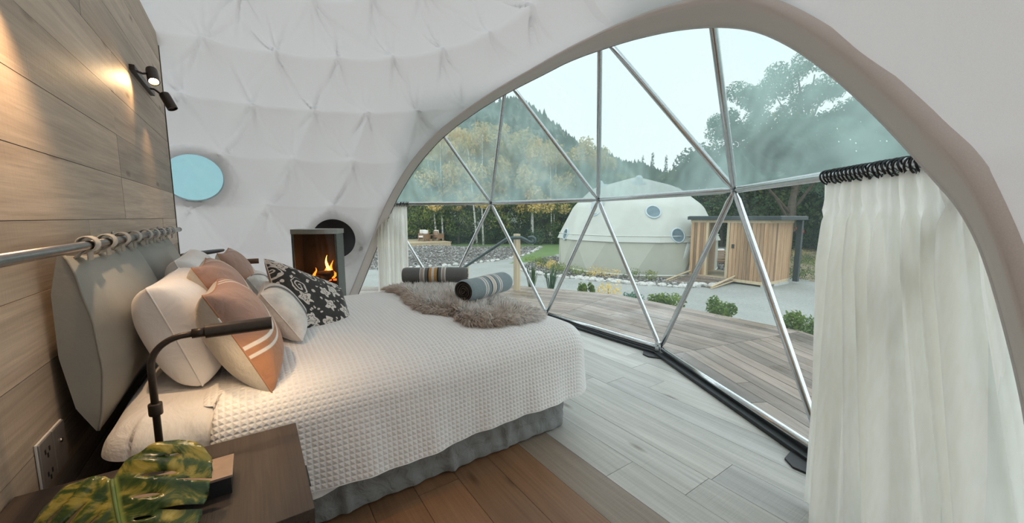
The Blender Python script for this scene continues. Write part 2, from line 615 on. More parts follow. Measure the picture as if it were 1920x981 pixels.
    def towel(name, base, bands):
        m = NT(name)
        uvn = m.n('TexCoord').outputs['UV']
        s_ = m.n('SeparateXYZ'); m.put(s_.inputs[0], uvn)
        stops = [(0.0, base)]
        for a, b, c in bands:
            stops += [(a, c), (b, base)]
        c = m.ramp(s_.outputs[0], stops, 'CONSTANT')
        f = m.noise(m.coords(), 90, 3)
        c = m.mix(0.5, c, m.ramp(f, [(0.3, (0.72,) * 3), (0.7, (1,) * 3)]), 'MULTIPLY')
        m.set(Base_Color=c, Roughness=0.95, Normal=m.bump(f, 0.4, 0.004))
        m.p.inputs['Sheen Weight'].default_value = 0.3
        return m.m
    cr, bl, oc, tp_ = (0.78, 0.74, 0.69), (0.03, 0.032, 0.035), (0.60, 0.33, 0.10), (0.45, 0.39, 0.35)
    M['towel_dark'] = towel('charcoal_wool_with_ochre_stripes', (0.155, 0.158, 0.155),
                            [(0.27, 0.285, cr), (0.286, 0.325, tp_), (0.326, 0.345, cr), (0.39, 0.41, bl), (0.411, 0.452, oc), (0.453, 0.49, cr), (0.491, 0.535, oc), (0.536, 0.56, bl), (0.60, 0.615, cr), (0.616, 0.65, tp_), (0.651, 0.67, cr)])
    M['towel_blue'] = towel('blue_grey_wool_with_cream_stripes', (0.255, 0.32, 0.345),
                            [(0.30, 0.325, cr), (0.345, 0.375, cr), (0.44, 0.46, bl), (0.461, 0.49, cr), (0.491, 0.53, (0.70, 0.60, 0.50)), (0.531, 0.56, cr), (0.561, 0.575, bl), (0.64, 0.665, cr), (0.685, 0.71, cr)])
    M['towel_inner'] = simple('dark_rolled_wool_edge', (0.07, 0.055, 0.045), 0.95, 0, 0.3, 60)
    # fur
    m = NT('brown_tipped_sheepskin_fur')
    at = m.n('Attribute', attribute_name='tip').outputs['Fac']
    rnd = m.noise(m.coords(), 6, 3)
    tipc = m.ramp(rnd, [(0.35, (0.84, 0.77, 0.71)), (0.65, (0.96, 0.94, 0.92))])
    c = m.mix(at, (0.55, 0.40, 0.29), tipc)
    m.set(Base_Color=c, Roughness=0.8)
    M['fur'] = m.m
    M['pelt'] = simple('pale_pelt', (0.66, 0.58, 0.52), 0.95, 0, 0.2, 10)
    # leaf
    m = NT('variegated_monstera_leaf')
    uvn = m.n('TexCoord').outputs['UV']
    v = m.coords()
    s_ = m.n('SeparateXYZ'); m.put(s_.inputs[0], uvn)
    n1 = m.noise(uvn, 7.5, 4, 0.62, 2.2)
    ang = m.math('ABSOLUTE', s_.outputs[0])
    ray_ = m.math('SUBTRACT', s_.outputs[1], m.math('MULTIPLY', ang, 0.75))
    vein = m.math('ABSOLUTE', m.math('SINE', m.math('MULTIPLY', ray_, 42.0)))
    f = m.math('ADD', m.math('MULTIPLY', n1, 0.90), m.math('MULTIPLY', vein, 0.12))
    c = m.ramp(f, [(0.40, (0.022, 0.052, 0.010)), (0.50, (0.075, 0.11, 0.018)), (0.58, (0.36, 0.28, 0.045)), (0.72, (0.56, 0.44, 0.11))])
    mid = m.ramp(ang, [(0.006, (0.32, 0.40, 0.09)), (0.014, (0, 0, 0))])
    msk = m.ramp(ang, [(0.006, (1, 1, 1)), (0.014, (0, 0, 0))])
    c = m.mix(msk, c, (0.33, 0.40, 0.10))
    m.set(Base_Color=c, Roughness=0.25, Normal=m.bump(vein, 0.18, 0.006))
    m.p.inputs['Transmission Weight'].default_value = 0.0
    M['monstera'] = m.m
    M['stem_green'] = simple('green_stem', (0.16, 0.22, 0.06), 0.4, 0, 0.2, 20)
    M['vase'] = simple('dark_ceramic_vase', (0.05, 0.05, 0.055), 0.3)
    M['outlet'] = simple('brushed_grey_plate', (0.36, 0.34, 0.33), 0.4, 0.6, 0.06, 60)
    M['outlet_edge'] = simple('white_plate_edge', (0.7, 0.69, 0.68), 0.4)
    M['outlet_dark'] = simple('black_socket_slot', (0.02, 0.02, 0.02), 0.5)
    # stove
    M['stove'] = simple('grey_cast_iron', (0.10, 0.115, 0.11), 0.42, 0.5, 0.2, 25)
    M['stove_grey'] = simple('satin_grey_stove_metal', (0.34, 0.36, 0.35), 0.3, 0.8, 0.1, 25)
    M['firebox'] = simple('dark_firebrick', (0.025, 0.016, 0.012), 0.85, 0, 0.4, 14)
    m = NT('stove_glass')
    tp = m.n('BsdfTransparent'); tp.inputs['Color'].default_value = (0.72, 0.66, 0.62, 1)
    gl = m.n('BsdfGlossy'); gl.inputs['Roughness'].default_value = 0.05
    fr = m.n('Fresnel'); fr.inputs['IOR'].default_value = 1.45
    mx = m.n('MixShader'); m.put(mx.inputs[0], m.math('MULTIPLY', fr.outputs[0], 0.8))
    m.t.links.new(tp.outputs[0], mx.inputs[1]); m.t.links.new(gl.outputs[0], mx.inputs[2]); m.t.links.new(mx.outputs[0], m.out.inputs[0])
    M['stove_glass'] = m.m
    M['log'] = simple('charred_log', (0.05, 0.03, 0.02), 0.9, 0, 0.5, 30, 0.6, 40, 0.02)

    def emit(name, col, s, grad=None):
        m = NT(name)
        m.set(Base_Color=col, Roughness=1.0)
        m.p.inputs['Emission Color'].default_value = (*col, 1)
        m.p.inputs['Emission Strength'].default_value = s
        return m.m
    M['flame_outer'] = emit('orange_flame', (1.0, 0.22, 0.02), 3.2)
    M['flame_inner'] = emit('yellow_flame', (1.0, 0.55, 0.12), 6.0)
    M['ember'] = emit('glowing_ember', (1.0, 0.16, 0.02), 2.0)
    M['bulb'] = emit('warm_lamp_face', (1.0, 0.72, 0.36), 40.0)
    # outside
    M['canvas'] = simple('pale_dome_canvas', (0.48, 0.50, 0.455), 0.7, 0, 0.05, 3)
    M['canvas_low'] = simple('tan_dome_skirt_canvas', (0.43, 0.43, 0.365), 0.75, 0, 0.05, 3)
    M['canvas_pale'] = simple('white_translucent_canvas', (0.74, 0.79, 0.78), 0.6, 0, 0.04, 3)
    M['canvas_line'] = simple('canvas_seam_tape', (0.66, 0.68, 0.63), 0.6)
    M['porthole_grey'] = simple('grey_porthole_rim', (0.46, 0.53, 0.55), 0.5)
    M['porthole_glass'] = simple('blue_grey_porthole_pane', (0.13, 0.19, 0.22), 0.1, 0, 0.3, 4)
    m = NT('wet_dark_roof_membrane')
    m.set(Base_Color=(0.07, 0.085, 0.09), Roughness=m.ramp(m.noise(m.coords(), 2, 3), [(0.4, (0.12,) * 3), (0.65, (0.4,) * 3)]))
    M['roof'] = m.m
    M['fascia'] = simple('dark_roof_fascia', (0.025, 0.035, 0.04), 0.6)
    M['concrete'] = simple('concrete_pad', (0.45, 0.46, 0.44), 0.85, 0, 0.12, 6)
    m = NT('pale_gravel')
    v = m.coords()
    g = m.noise(v, 26, 5, 0.7)
    g2 = m.noise(v, 0.7, 3)
    c = m.mix(0.4, m.ramp(g, [(0.3, (0.17, 0.178, 0.166)), (0.7, (0.44, 0.448, 0.42))]), m.ramp(g2, [(0.3, (0.26, 0.268, 0.25)), (0.7, (0.41, 0.415, 0.39))]))
    m.set(Base_Color=c, Roughness=0.95, Normal=m.bump(g, 0.6, 0.03))
    M['gravel'] = m.m
    m = NT('mown_grass')
    v = m.coords()
    g = m.noise(v, 45, 4, 0.7)
    g2 = m.noise(v, 0.5, 4)
    c = m.mix(0.5, m.ramp(g, [(0.3, (0.075, 0.14, 0.045)), (0.7, (0.22, 0.33, 0.11))]), m.ramp(g2, [(0.3, (0.12, 0.21, 0.06)), (0.7, (0.20, 0.29, 0.10))]))
    m.set(Base_Color=c, Roughness=0.95, Normal=m.bump(g, 0.8, 0.05))
    M['grass'] = m.m
    m = NT('bark_mulch')
    v = m.coords()
    vo = m.n('TexVoronoi'); m.put(vo.inputs['Vector'], v); vo.inputs['Scale'].default_value = 11.0
    c = m.mix(0.35, m.ramp(vo.outputs['Color'], [(0.1, (0.045, 0.04, 0.035)), (0.6, (0.13, 0.115, 0.10)), (0.9, (0.34, 0.33, 0.31))]), m.ramp(m.noise(v, 1.1, 3), [(0.3, (0.09, 0.08, 0.07)), (0.7, (0.22, 0.21, 0.19))]))
    m.set(Base_Color=c, Roughness=0.95, Normal=m.bump(vo.outputs['Distance'], 0.8, 0.06))
    M['mulch'] = m.m
    m = NT('rough_dry_meadow')
    v = m.coords()
    c = m.ramp(m.noise(v, 1.2, 6, 0.7), [(0.3, (0.09, 0.10, 0.05)), (0.5, (0.22, 0.17, 0.10)), (0.7, (0.34, 0.30, 0.20))])
    m.set(Base_Color=c, Roughness=1.0, Normal=m.bump(m.noise(v, 9, 4), 0.6, 0.1))
    M['meadow'] = m.m
    m = NT('mulch_chips')
    r = m.noise(m.coords(), 9.0, 2)
    m.set(Base_Color=m.ramp(r, [(0.3, (0.05, 0.042, 0.035)), (0.52, (0.18, 0.165, 0.15)), (0.7, (0.50, 0.50, 0.48))]), Roughness=0.95)
    M['chip'] = m.m
    M['stone'] = simple('pale_edging_stone', (0.52, 0.51, 0.48), 0.9, 0, 0.3, 5, 0.4, 20, 0.03)

    def leaf(name, a, b, c_, trans=0.35):
        m = NT(name)
        v = m.coords(rnd=31.0)
        f = m.math('ADD', m.math('MULTIPLY', m.noise(v, 1.1, 3), 0.6), m.math('MULTIPLY', m.noise(v, 8.0, 2), 0.4))
        c = m.ramp(f, [(0.34, a), (0.5, b), (0.64, c_)])
        rr = m.n('ObjectInfo').outputs['Random']
        c = m.mix(1.0, c, m.ramp(rr, [(0, (0.75, 0.8, 0.8)), (1, (1.2, 1.12, 1.0))]), 'MULTIPLY')
        d = m.n('BsdfDiffuse'); m.put(d.inputs['Color'], c)
        t_ = m.n('BsdfTranslucent'); m.put(t_.inputs['Color'], c)
        mx = m.n('MixShader'); mx.inputs[0].default_value = trans
        m.t.links.new(d.outputs[0], mx.inputs[1]); m.t.links.new(t_.outputs[0], mx.inputs[2]); m.t.links.new(mx.outputs[0], m.out.inputs[0])
        return m.m
    M['leaf_yellow'] = leaf('yellow_birch_foliage', (0.36, 0.35, 0.11), (0.70, 0.56, 0.21), (0.90, 0.71, 0.36))
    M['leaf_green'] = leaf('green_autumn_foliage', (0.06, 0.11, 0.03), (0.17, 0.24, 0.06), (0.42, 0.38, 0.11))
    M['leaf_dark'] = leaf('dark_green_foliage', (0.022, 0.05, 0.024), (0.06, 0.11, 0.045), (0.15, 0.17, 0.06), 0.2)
    M['leaf_euc'] = leaf('haze_tinted_eucalypt_foliage', (0.08, 0.17, 0.14), (0.15, 0.27, 0.22), (0.27, 0.39, 0.31))  # teal haze of the panes mixed into the leaf colour
    M['leaf_shrub'] = leaf('fresh_green_shrub_foliage', (0.10, 0.16, 0.04), (0.20, 0.28, 0.07), (0.36, 0.40, 0.12))
    M['leaf_conifer'] = leaf('dark_conifer_needles', (0.03, 0.055, 0.035), (0.055, 0.085, 0.05), (0.10, 0.12, 0.07), 0.1)
    M['leaf_red'] = leaf('red_autumn_foliage', (0.45, 0.06, 0.03), (0.62, 0.10, 0.04), (0.70, 0.20, 0.08))
    M['bark'] = simple('brown_bark', (0.10, 0.08, 0.06), 0.9, 0, 0.4, 8)
    m = NT('white_birch_bark')
    v = m.coords((1, 1, 3.5))
    m.set(Base_Color=m.ramp(m.noise(v, 2.6, 3), [(0.36, (0.10, 0.09, 0.08)), (0.45, (0.66, 0.65, 0.61)), (0.8, (0.74, 0.73, 0.70))]), Roughness=0.8)
    M['birch'] = m.m
    m = NT('forested_hillside')
    v = m.coords()
    n1 = m.noise(v, 0.11, 6, 0.75)
    n2 = m.noise(v, 0.02, 3)
    c = m.mix(0.45, m.ramp(n1, [(0.32, (0.035, 0.05, 0.04)), (0.5, (0.10, 0.12, 0.085)), (0.68, (0.24, 0.25, 0.19))]), m.ramp(n2, [(0.3, (0.07, 0.095, 0.07)), (0.7, (0.21, 0.20, 0.14))]))
    m.set(Base_Color=c, Roughness=1.0, Normal=m.bump(n1, 1.0, 3.0))
    M['hill'] = m.m
    M['cushion_white'] = simple('pale_outdoor_cushion', (0.72, 0.70, 0.67), 0.9)
    M['handrail'] = simple('dark_green_grey_steel_handrail', (0.05, 0.075, 0.075), 0.4, 0.4, 0.1, 30)


make_materials()

# ------------------------------------------------------------------ the dome: liner, frame, panes, floor, wall
CX, CY, CZ, RS = -0.104, 3.031, 0.6, 3.63
BAZ = [72.8, 44.35, 16.26, -12.2, -41.4, -70.0]
UAZ = [58.6, 30.4, 2.1, -26.9, -55.6]
TAZ = [44.4, 16.6, -12.4, -41.2]


def on_dome(az, z, R=RS):
    r = math.sqrt(max(R * R - (z - CZ) ** 2, 0))
    a = math.radians(az)
    return Vector((CX + r * math.cos(a), CY + r * math.sin(a), z))


def sph_pt(az, el, R):
    a, e = np.radians(az), np.radians(el)
    return np.stack([CX + R * np.cos(e) * np.cos(a), CY + R * np.cos(e) * np.sin(a), CZ + R * np.sin(e)], -1)


A_R = np.array([(-12, -64), (3.6, -60.3), (8, -58.8), (11.8, -57.8), (13.8, -56.7), (15, -55.5), (16.9, -53.9), (19.4, -51.9), (22.9, -49.1), (26.6, -45.9), (29.8, -42.2), (32.7, -36.6), (35.5, -29.4), (38, -20.2), (39.7, -9.5), (40.1, -3.0)], float)
A_L = np.array([(-12, 68), (-3.6, 64.5), (3.3, 61.6), (10.15, 58.5), (15.6, 55.8), (20.3, 52.5), (24.8, 48.7), (28.3, 44.6), (31.45, 40), (34.2, 34.4), (36.4, 28), (38.0, 21.8), (39.06, 15.7), (39.7, 9.3), (40.0, 3), (40.1, -3)], float)


def arch_side(T, n=260):
    q = np.linspace(0, len(T) - 1, n)
    el = np.interp(q, np.arange(len(T)), T[:, 0])
    w = np.interp(q, np.arange(len(T)), T[:, 1])
    for _ in range(40):
        el[1:-1] = (el[:-2] + 2 * el[1:-1] + el[2:]) / 4
        w[1:-1] = (w[:-2] + 2 * w[1:-1] + w[2:]) / 4
    return w, el


AR_AZ, AR_EL = arch_side(A_R)
AL_AZ, AL_EL = arch_side(A_L)
A_AZ = np.concatenate([AR_AZ, AL_AZ[::-1][1:]])
A_EL = np.concatenate([AR_EL, AL_EL[::-1][1:]])
for _ in range(30):
    A_AZ[1:-1] = (A_AZ[:-2] + 2 * A_AZ[1:-1] + A_AZ[2:]) / 4
    A_EL[1:-1] = (A_EL[:-2] + 2 * A_EL[1:-1] + A_EL[2:]) / 4


def in_arch(TH, EL, m=0.0):
    r = np.interp(EL, AR_EL, AR_AZ, right=999)
    l = np.interp(EL, AL_EL, AL_AZ, right=-999)
    return (TH > r + m) & (TH < l - m)


RL = 3.50


def build_liner():
    step = 0.45
    az = np.arange(-180, 180, step)
    el = np.linspace(-9.95, 90, 222)
    TH, EL = np.meshgrid(az, el, indexing='ij')
    rows = [(-18.0, 26, 63.9), (-6.5, 26, 57.0), (4.7, 26, 63.9), (15.9, 26, 56.6), (26.9, 26, 64.3), (38.0, 26, 57.8), (49.2, 22, 45.5), (59.6, 18, 44.0), (70.0, 13, 55.0), (80.5, 7, 60.0), (90.0, 1, 0.0)]
    rel = np.array([r[0] for r in rows])
    k = np.clip(np.searchsorted(rel, EL, side='right') - 1, 0, len(rows) - 2)
    v = (EL - rel[k]) / (rel[k + 1] - rel[k])

    def rowfrac(kk):
        out = np.zeros_like(TH)
        for i, (e, n, ph) in enumerate(rows):
            m_ = kk == i
            out[m_] = ((TH[m_] - ph) / (360.0 / n)) % 1.0
        return out
    ul, uu = rowfrac(k), rowfrac(k + 1)
    bulge = 0.075 * np.abs(np.sin(PI * v)) ** 0.62
    edge = 0.028 * ((1 - v) ** 3 * np.abs(np.sin(PI * ul)) ** 0.8 + v ** 3 * np.abs(np.sin(PI * uu)) ** 0.8)
    D = bulge + edge
    # soft creases along the diagonals between tie points of equal rows
    eq = np.isin(k, [0, 1, 2, 3, 4])
    s1 = (ul - 0.5 * v) % 1.0; s2 = (ul + 0.5 * v) % 1.0
    dg = np.minimum(np.minimum(s1, 1 - s1), np.minimum(s2, 1 - s2)) * 2
    D = D + np.where(eq, 0.055 * np.clip(dg, 0, 1) ** 0.55, 0.02)
    # softness of the part to the right of the window
    soft = np.where(TH < -20, 0.55, 1.0)
    R = RL
    # fold fans and pinches at the tie points
    r2 = np.random.default_rng(21)
    for (e, n, ph) in rows[1:-2]:
        for i in range(n):
            a0 = ((ph + i * 360.0 / n + 180) % 360) - 180
            if bool(in_arch(np.array(a0), np.array(e), 2.0)):
                continue
            if not (-130 < a0 < 135):
                continue
            span = 15 / max(math.cos(math.radians(e)), 0.25)
            ia = np.where(np.abs((az - a0 + 180) % 360 - 180) < span)[0]
            ie = np.where(np.abs(el - e) < 13)[0]
            if len(ia) == 0 or len(ie) == 0:
                continue
            ix = np.ix_(ia, ie)
            x = np.radians((TH[ix] - a0 + 180) % 360 - 180) * R * np.cos(np.radians(e))
            y = np.radians(EL[ix] - e) * R
            d = np.hypot(x, y)
            D[ix] -= 0.075 * np.exp(-d / 0.10)
            amp = 0.35 if a0 < -20 else 1.0
            for s_ in range(10):
                up = s_ % 2 == 0
                ang = (90 if up else -90) + r2.choice([-1, 1]) * r2.uniform(6, 46)
                L = r2.uniform(0.32, 0.68)
                am = r2.uniform(0.014, 0.032) * amp
                ca, sa = math.cos(math.radians(ang)), math.sin(math.radians(ang))
                t = x * ca + y * sa
                q = -x * sa + y * ca
                q = q + 0.06 * r2.uniform(-1, 1) * (t / 0.5) ** 2
                w = 0.013 + 0.035 * np.clip(t, 0, 1)
                fade = np.clip(t / 0.06, 0, 1) * np.clip(1 - t / L, 0, 1)
                D[ix] += am * fade * np.exp(-(q / w) ** 2) * np.cos(q / w * 1.6)
    D *= soft
    # close to the opening the fabric runs out to the frame
    lo_ = np.interp(EL, AR_EL, AR_AZ); hi_ = np.interp(EL, AL_EL, AL_AZ)
    da = np.full(TH.shape, 99.0)
    for q in range(0, len(A_AZ), 3):
        da = np.minimum(da, ((TH - A_AZ[q]) * np.cos(np.radians(EL))) ** 2 + (EL - A_EL[q]) ** 2)
    da = np.sqrt(da)
    sm = np.clip((da - 0.8) / 4.0, 0, 1); sm = sm * sm * (3 - 2 * sm)
    D = D * sm + 0.012 * (1 - sm)
    RR = R - D
    # smooth towards the floor seam
    # openings: the arch and two round holes; vertices just inside an opening are moved on to its rim
    inside = in_arch(TH, EL)
    holes = [(97.8, 21.8, 0.305), (70.6, 7.9, 0.305)]
    hin = []
    for (ha, he, hr) in holes:
        x = np.radians((TH - ha + 180) % 360 - 180) * R * math.cos(math.radians(he))
        y = np.radians(EL - he) * R
        d = np.hypot(x, y)
        hin.append((d < hr, x, y, d))
    removed = inside.copy()
    for h in hin:
        removed |= h[0]
    n0, n1 = TH.shape
    nxt = np.roll(removed, -1, axis=0)
    allin = removed[:, :-1] & removed[:, 1:] & nxt[:, :-1] & nxt[:, 1:]
    keep = ~allin
    # snapping
    T2, E2 = TH.copy(), EL.copy()
    used = np.zeros_like(removed)
    used[:, :-1] |= keep; used[:, 1:] |= keep
    used |= np.roll(used, 1, axis=0)
    idx = np.argwhere(inside & used)
    for i, j in idx:
        dd = ((A_AZ - TH[i, j]) * math.cos(math.radians(EL[i, j]))) ** 2 + (A_EL - EL[i, j]) ** 2
        q = int(np.argmin(dd))
        T2[i, j] = A_AZ[q]; E2[i, j] = A_EL[q]
        RR[i, j] = RL - 0.015
    # near the arch the fabric runs out to the frame
    for (m_, x, y, d), (ha, he, hr) in zip(hin, holes):
        sel = m_ & used
        s_ = hr / np.maximum(d[sel], 1e-6)
        T2[sel] = ha + np.degrees(x[sel] * s_ / (R * math.cos(math.radians(he))))
        E2[sel] = he + np.degrees(y[sel] * s_ / R)
        near = d < hr + 0.12
        RR[near] = np.maximum(RR[near], RL - 0.06)
    P = sph_pt(T2, np.clip(E2, -9.95, 90), 1.0) - np.array([CX, CY, CZ])
    P = P * RR[..., None] + np.array([CX, CY, CZ])
    P[..., 2] = np.maximum(P[..., 2], 0.0)
    o = grid_mesh('wall_dome', P, 'liner', closed_u=True, keep=keep)
    tag(o, 'white quilted fabric dome liner pinned in rows of tie points', kind='structure')
    return o


liner = build_liner()

# border band round the big opening
az, el = A_AZ, A_EL
n = len(az)
tx = np.gradient(az) * np.cos(np.radians(el)); ty = np.gradient(el)
ln = np.hypot(tx, ty); nx, ny = -ty / ln, tx / ln          # outward of the opening
wid = np.interp(az, [-64, -50, -35, -5, 30, 70], [4.4, 4.0, 3.0, 1.9, 1.6, 1.8])
cols = []
for s_, R_ in ((0.0, RL + 0.05), (0.0, RL - 0.01), (0.25, RL - 0.03), (0.55, RL - 0.055), (0.85, RL - 0.085), (1.0, RL - 0.09), (1.03, RL - 0.05)):
    cols.append(sph_pt(az + nx * wid * s_ / np.maximum(np.cos(np.radians(el)), 0.3), np.clip(el + ny * wid * s_, -9.6, 90), R_))
Pb = np.stack(cols, 1)
Pb[..., 2] = np.maximum(Pb[..., 2], 0.004)
grid_mesh('arch_border', Pb, 'border', parent=liner)['label'] = 'fabric border round the arched window, shade put into its beige'
e_az = np.concatenate([az])
MB().tube([tuple(p) for p in sph_pt(az[::3], np.clip(el[::3], -9.3, 90), RL)], 0.008, 6).build('border_piping', 'trim_dark', liner, True)

# panoramic window: tubes, hubs, panes, base rail
win = tag(empty('window_1', (CX + 3.5, CY, 0)), 'large arched panoramic window of triangular panes in steel tubes', kind='structure')
Bp = [on_dome(a, 0.06, RS) for a in BAZ]
Up = [on_dome(a, 1.60, RS) for a in UAZ]
Tp = [on_dome(a, 2.97, RS) for a in TAZ]


def strut(a, b, r=0.0235):
    d = (b - a).normalized()
    L = (b - a).length
    # tube ends are flattened where they are bolted to the hub
    pts = [a, a + d * 0.05, a + d * 0.09, b - d * 0.09, b - d * 0.05, b]
    MB().tube(pts, [0.014, 0.016, r, r, 0.016, 0.014], 12).build('strut', 'steel', win, True)


for i in range(5):
    strut(Up[i], Bp[i]); strut(Up[i], Bp[i + 1])
for i in range(4):
    strut(Up[i], Up[i + 1], 0.025)
for i in range(4):
    if i > 0:
        strut(Up[i], Tp[i - 1]);
    strut(Up[i], Tp[i]) if i > 0 else None
strut(Up[1], Tp[0]) if False else None
for i in range(5):
    c = Vector((CX, CY, CZ))
    dn = (Up[i] - c).normalized()
    Mq = Matrix.Translation(Up[i]) @ dn.to_track_quat('Z', 'Y').to_matrix().to_4x4()
    h = MB().lathe([(0.034, -0.006), (0.036, 0.0), (0.034, 0.012)], 16, Mq).build('hub', 'steel', win, True)
    MB().lathe([(0.011, -0.026), (0.011, -0.006)], 6, Mq).build('bolt', 'steel', h)
for i in range(5):
    a, b = Bp[i], Bp[i + 1]
    d = (b - a).normalized()
    off = Vector((0, 0, 0))
    MB().tube([a + d * 0.05, b - d * 0.05], 0.026, 12).build('base_rail', 'steel', win, True)
    nrm = Vector((d.y, -d.x, 0))
    if nrm.dot(Vector((CX, CY, 0)) - a) < 0: nrm = -nrm
    M_ = Matrix.Translation(a) @ Matrix(((d.x, nrm.x, 0, 0), (d.y, nrm.y, 0, 0), (0, 0, 1, 0), (0, 0, 0, 1)))
    L = (b - a).length
    MB().box((0, -0.05, -0.06), (L, 0.075, -0.030), M_, 0.004).build('base_channel', 'black_rubber', win)
for i in range(1, 6):
    p = Bp[i]
    inn = (Vector((CX, CY, 0)) - Vector((p.x, p.y, 0))).normalized()
    t = Vector((-inn.y, inn.x, 0))
    M_ = Matrix.Translation((p.x, p.y, 0)) @ Matrix(((t.x, inn.x, 0, 0), (t.y, inn.y, 0, 0), (0, 0, 1, 0), (0, 0, 0, 1)))
    pl = MB().prism([(-0.13, -0.06), (0.13, -0.06), (0.13, 0.10), (0.04, 0.19), (-0.04, 0.19), (-0.13, 0.10)], 0.0, 0.012, M_).build('foot_plate', 'black_metal', win)
    br = MB().box((-0.028, 0.02, 0.012), (0.028, 0.05, 0.13), M_, 0.006)
    br.build('bracket', 'steel', pl)
    MB().lathe([(0.012, 0), (0.012, 0.012)], 6, M_ @ Matrix.Translation((0, 0.05, 0.095)) @ Matrix.Rotation(-PI / 2, 4, 'X')).build('bolt', 'steel', pl)


def pane(tri, mat):
    c = Vector((CX, CY, CZ))
    out = [p + (p - c).normalized() * 0.028 for p in tri]
    k = len(out)
    g = (out[1] - out[0]).cross(out[2] - out[0]).normalized() * 0.004
    MB().add(out, [tuple(range(k))]).build('pane', mat, win)


for i in range(5):
    pane([Bp[i], Bp[i + 1], Up[i]], 'film_lower')
for i in range(4):
    pane([Up[i], Bp[i + 1], Up[i + 1]], 'film_lower')
    pane([Up[i], Up[i + 1], Tp[i]], 'film_upper')
for i in range(3):
    pane([Tp[i], Up[i + 1], Tp[i + 1]], 'film_upper')

# round porthole in the liner on the left
pw = tag(empty('window_2', tuple(on_dome(97.8, 1.9, RL))), 'small round frosted porthole in the fabric beside the timber wall', kind='structure')


def dome_frame(az_, el_, R_):
    p = Vector(sph_pt(np.array(az_), np.array(el_), R_))
    z = (Vector((CX, CY, CZ)) - p).normalized()
    x = Vector((0, 0, 1)).cross(z).normalized()
    y = z.cross(x)
    return Matrix.Translation(p) @ Matrix(((x.x, y.x, z.x, 0), (x.y, y.y, z.y, 0), (x.z, y.z, z.z, 0), (0, 0, 0, 1)))


Mq = dome_frame(97.8, 21.8, RL - 0.03)
ring = [(0.31 * math.cos(t), 0.31 * math.sin(t), 0) for t in np.linspace(0, 2 * PI, 61)]
MB().tube(ring, 0.014, 8, False, Mq).build('frame', 'porthole_grey', pw, True)
MB().lathe([(0.315, -0.004), (0.315, 0.0)], 48, Mq).build('pane', 'porthole_film', pw)
rim = MB()
for r0, r1, h0, h1 in ((0.32, 0.40, 0.008, 0.0), (0.40, 0.415, 0.0, -0.02)):
    vs = []; fs = []
    for k in range(64):
        t = 2 * PI * k / 64
        wob = 0.004 * math.sin(9 * t) + 0.003 * math.sin(23 * t)
        vs += [(r0 * math.cos(t), r0 * math.sin(t), h0 + wob), (r1 * math.cos(t), r1 * math.sin(t), h1 + wob)]
    for k in range(64):
        a = 2 * k; b = 2 * ((k + 1) % 64)
        fs.append((a, a + 1, b + 1, b))
    rim.add(vs, fs, Mq)
rim.build('fabric_rim', 'liner', pw, True)

# floor: substrate and planks
fl_az = [-70.0, -41.4, -12.2, 16.26, 44.35, 72.8] + list(np.linspace(72.8, 290.0, 9)[1:-1])
FP = [(CX + 3.66 * math.cos(math.radians(a)), CY + 3.66 * math.sin(math.radians(a))) for a in fl_az]
floor = tag(MB().prism(FP, -0.10, -0.016).build('floor', 'joint'), 'wide timber plank floor', kind='structure')
fr = random.Random(5)
pw_ = 0.2235
x = 1.284 - 14 * pw_
while x < 3.65:
    y = -0.8 - fr.random() * 1.6
    while y < 6.8:
        L = fr.choice([1.8, 2.0, 2.2, 2.2])
        g = 0.0012
        rect = [(x + g, y + g), (x + pw_ - g, y + g), (x + pw_ - g, y + L - g), (x + g, y + L - g)]
        pl = clip_poly(rect, FP)
        if len(pl) >= 3 and abs(area(pl)) > 0.004:
            if x + pw_ / 2 < 1.06:
                mt = 'floor_brown'
            elif x + pw_ / 2 < 1.28:
                mt = 'floor_brown'
            elif x + pw_ / 2 < 1.5:
                mt = 'floor_taupe'
            else:
                mt = 'floor_pale'
            MB().prism(pl, -0.016, -fr.random() * 0.0012).build('plank', mt, floor)
        y += L
    x += pw_

# timber wall behind the bed head
WX, WY1, WZ1 = -0.64, 5.30, 3.20
# wall stays under the dome: sloping shoulder towards the near end
wpoly = [(-0.40, 0.0), (WY1, 0.0), (WY1, WZ1), (1.0, WZ1), (0.45, 2.75), (-0.1, 1.9), (-0.40, 1.2)]
wall = tag(MB().add([(WX - 0.10, y, z) for y, z in wpoly] + [(WX - 0.018, y, z) for y, z in wpoly],
           [tuple(range(7))[::-1], tuple(range(7, 14))] + [(i, (i + 1) % 7, 7 + (i + 1) % 7, 7 + i) for i in range(7)]).build('wall_left', 'joint'),
           'weathered oak plank wall behind the bed', kind='structure')
z = 1.388 - 6 * 0.2575
row = 0
while z < WZ1:
    y = -0.4 - fr.random() * 1.4
    while y < WY1:
        L = fr.choice([1.9, 2.2, 2.4])
        g = 0.0012
        rect = [(y + g, z + g), (y + L - g, z + g), (y + L - g, z + 0.2575 - g), (y + g, z + 0.2575 - g)]
        pl = clip_poly(rect, wpoly)
        if len(pl) >= 3 and abs(area(pl)) > 0.004:
            pr = fr.random() * 0.0022
            k = len(pl)
            vs = [(WX - 0.018, a, b) for a, b in pl] + [(WX - 0.002 + pr, a, b) for a, b in pl]
            MB().add(vs, [tuple(range(k))[::-1], tuple(range(k, 2 * k))] + [(i, (i + 1) % k, k + (i + 1) % k, k + i) for i in range(k)]).build('plank', 'wall_wood', wall)
        y += L
    z += 0.2575
    row += 1
tr = tag(MB().box((WX - 0.10, WY1, 0), (WX + 0.006, WY1 + 0.018, WZ1), bev=0.003).build('trim_1', 'trim_dark'), 'thin dark trim strip down the end of the timber wall', kind='structure')

# ------------------------------------------------------------------ bed
bed = thing('bed', 'low double bed on a grey quilted fabric base', 'bed', (0.65, 2.8, 0))


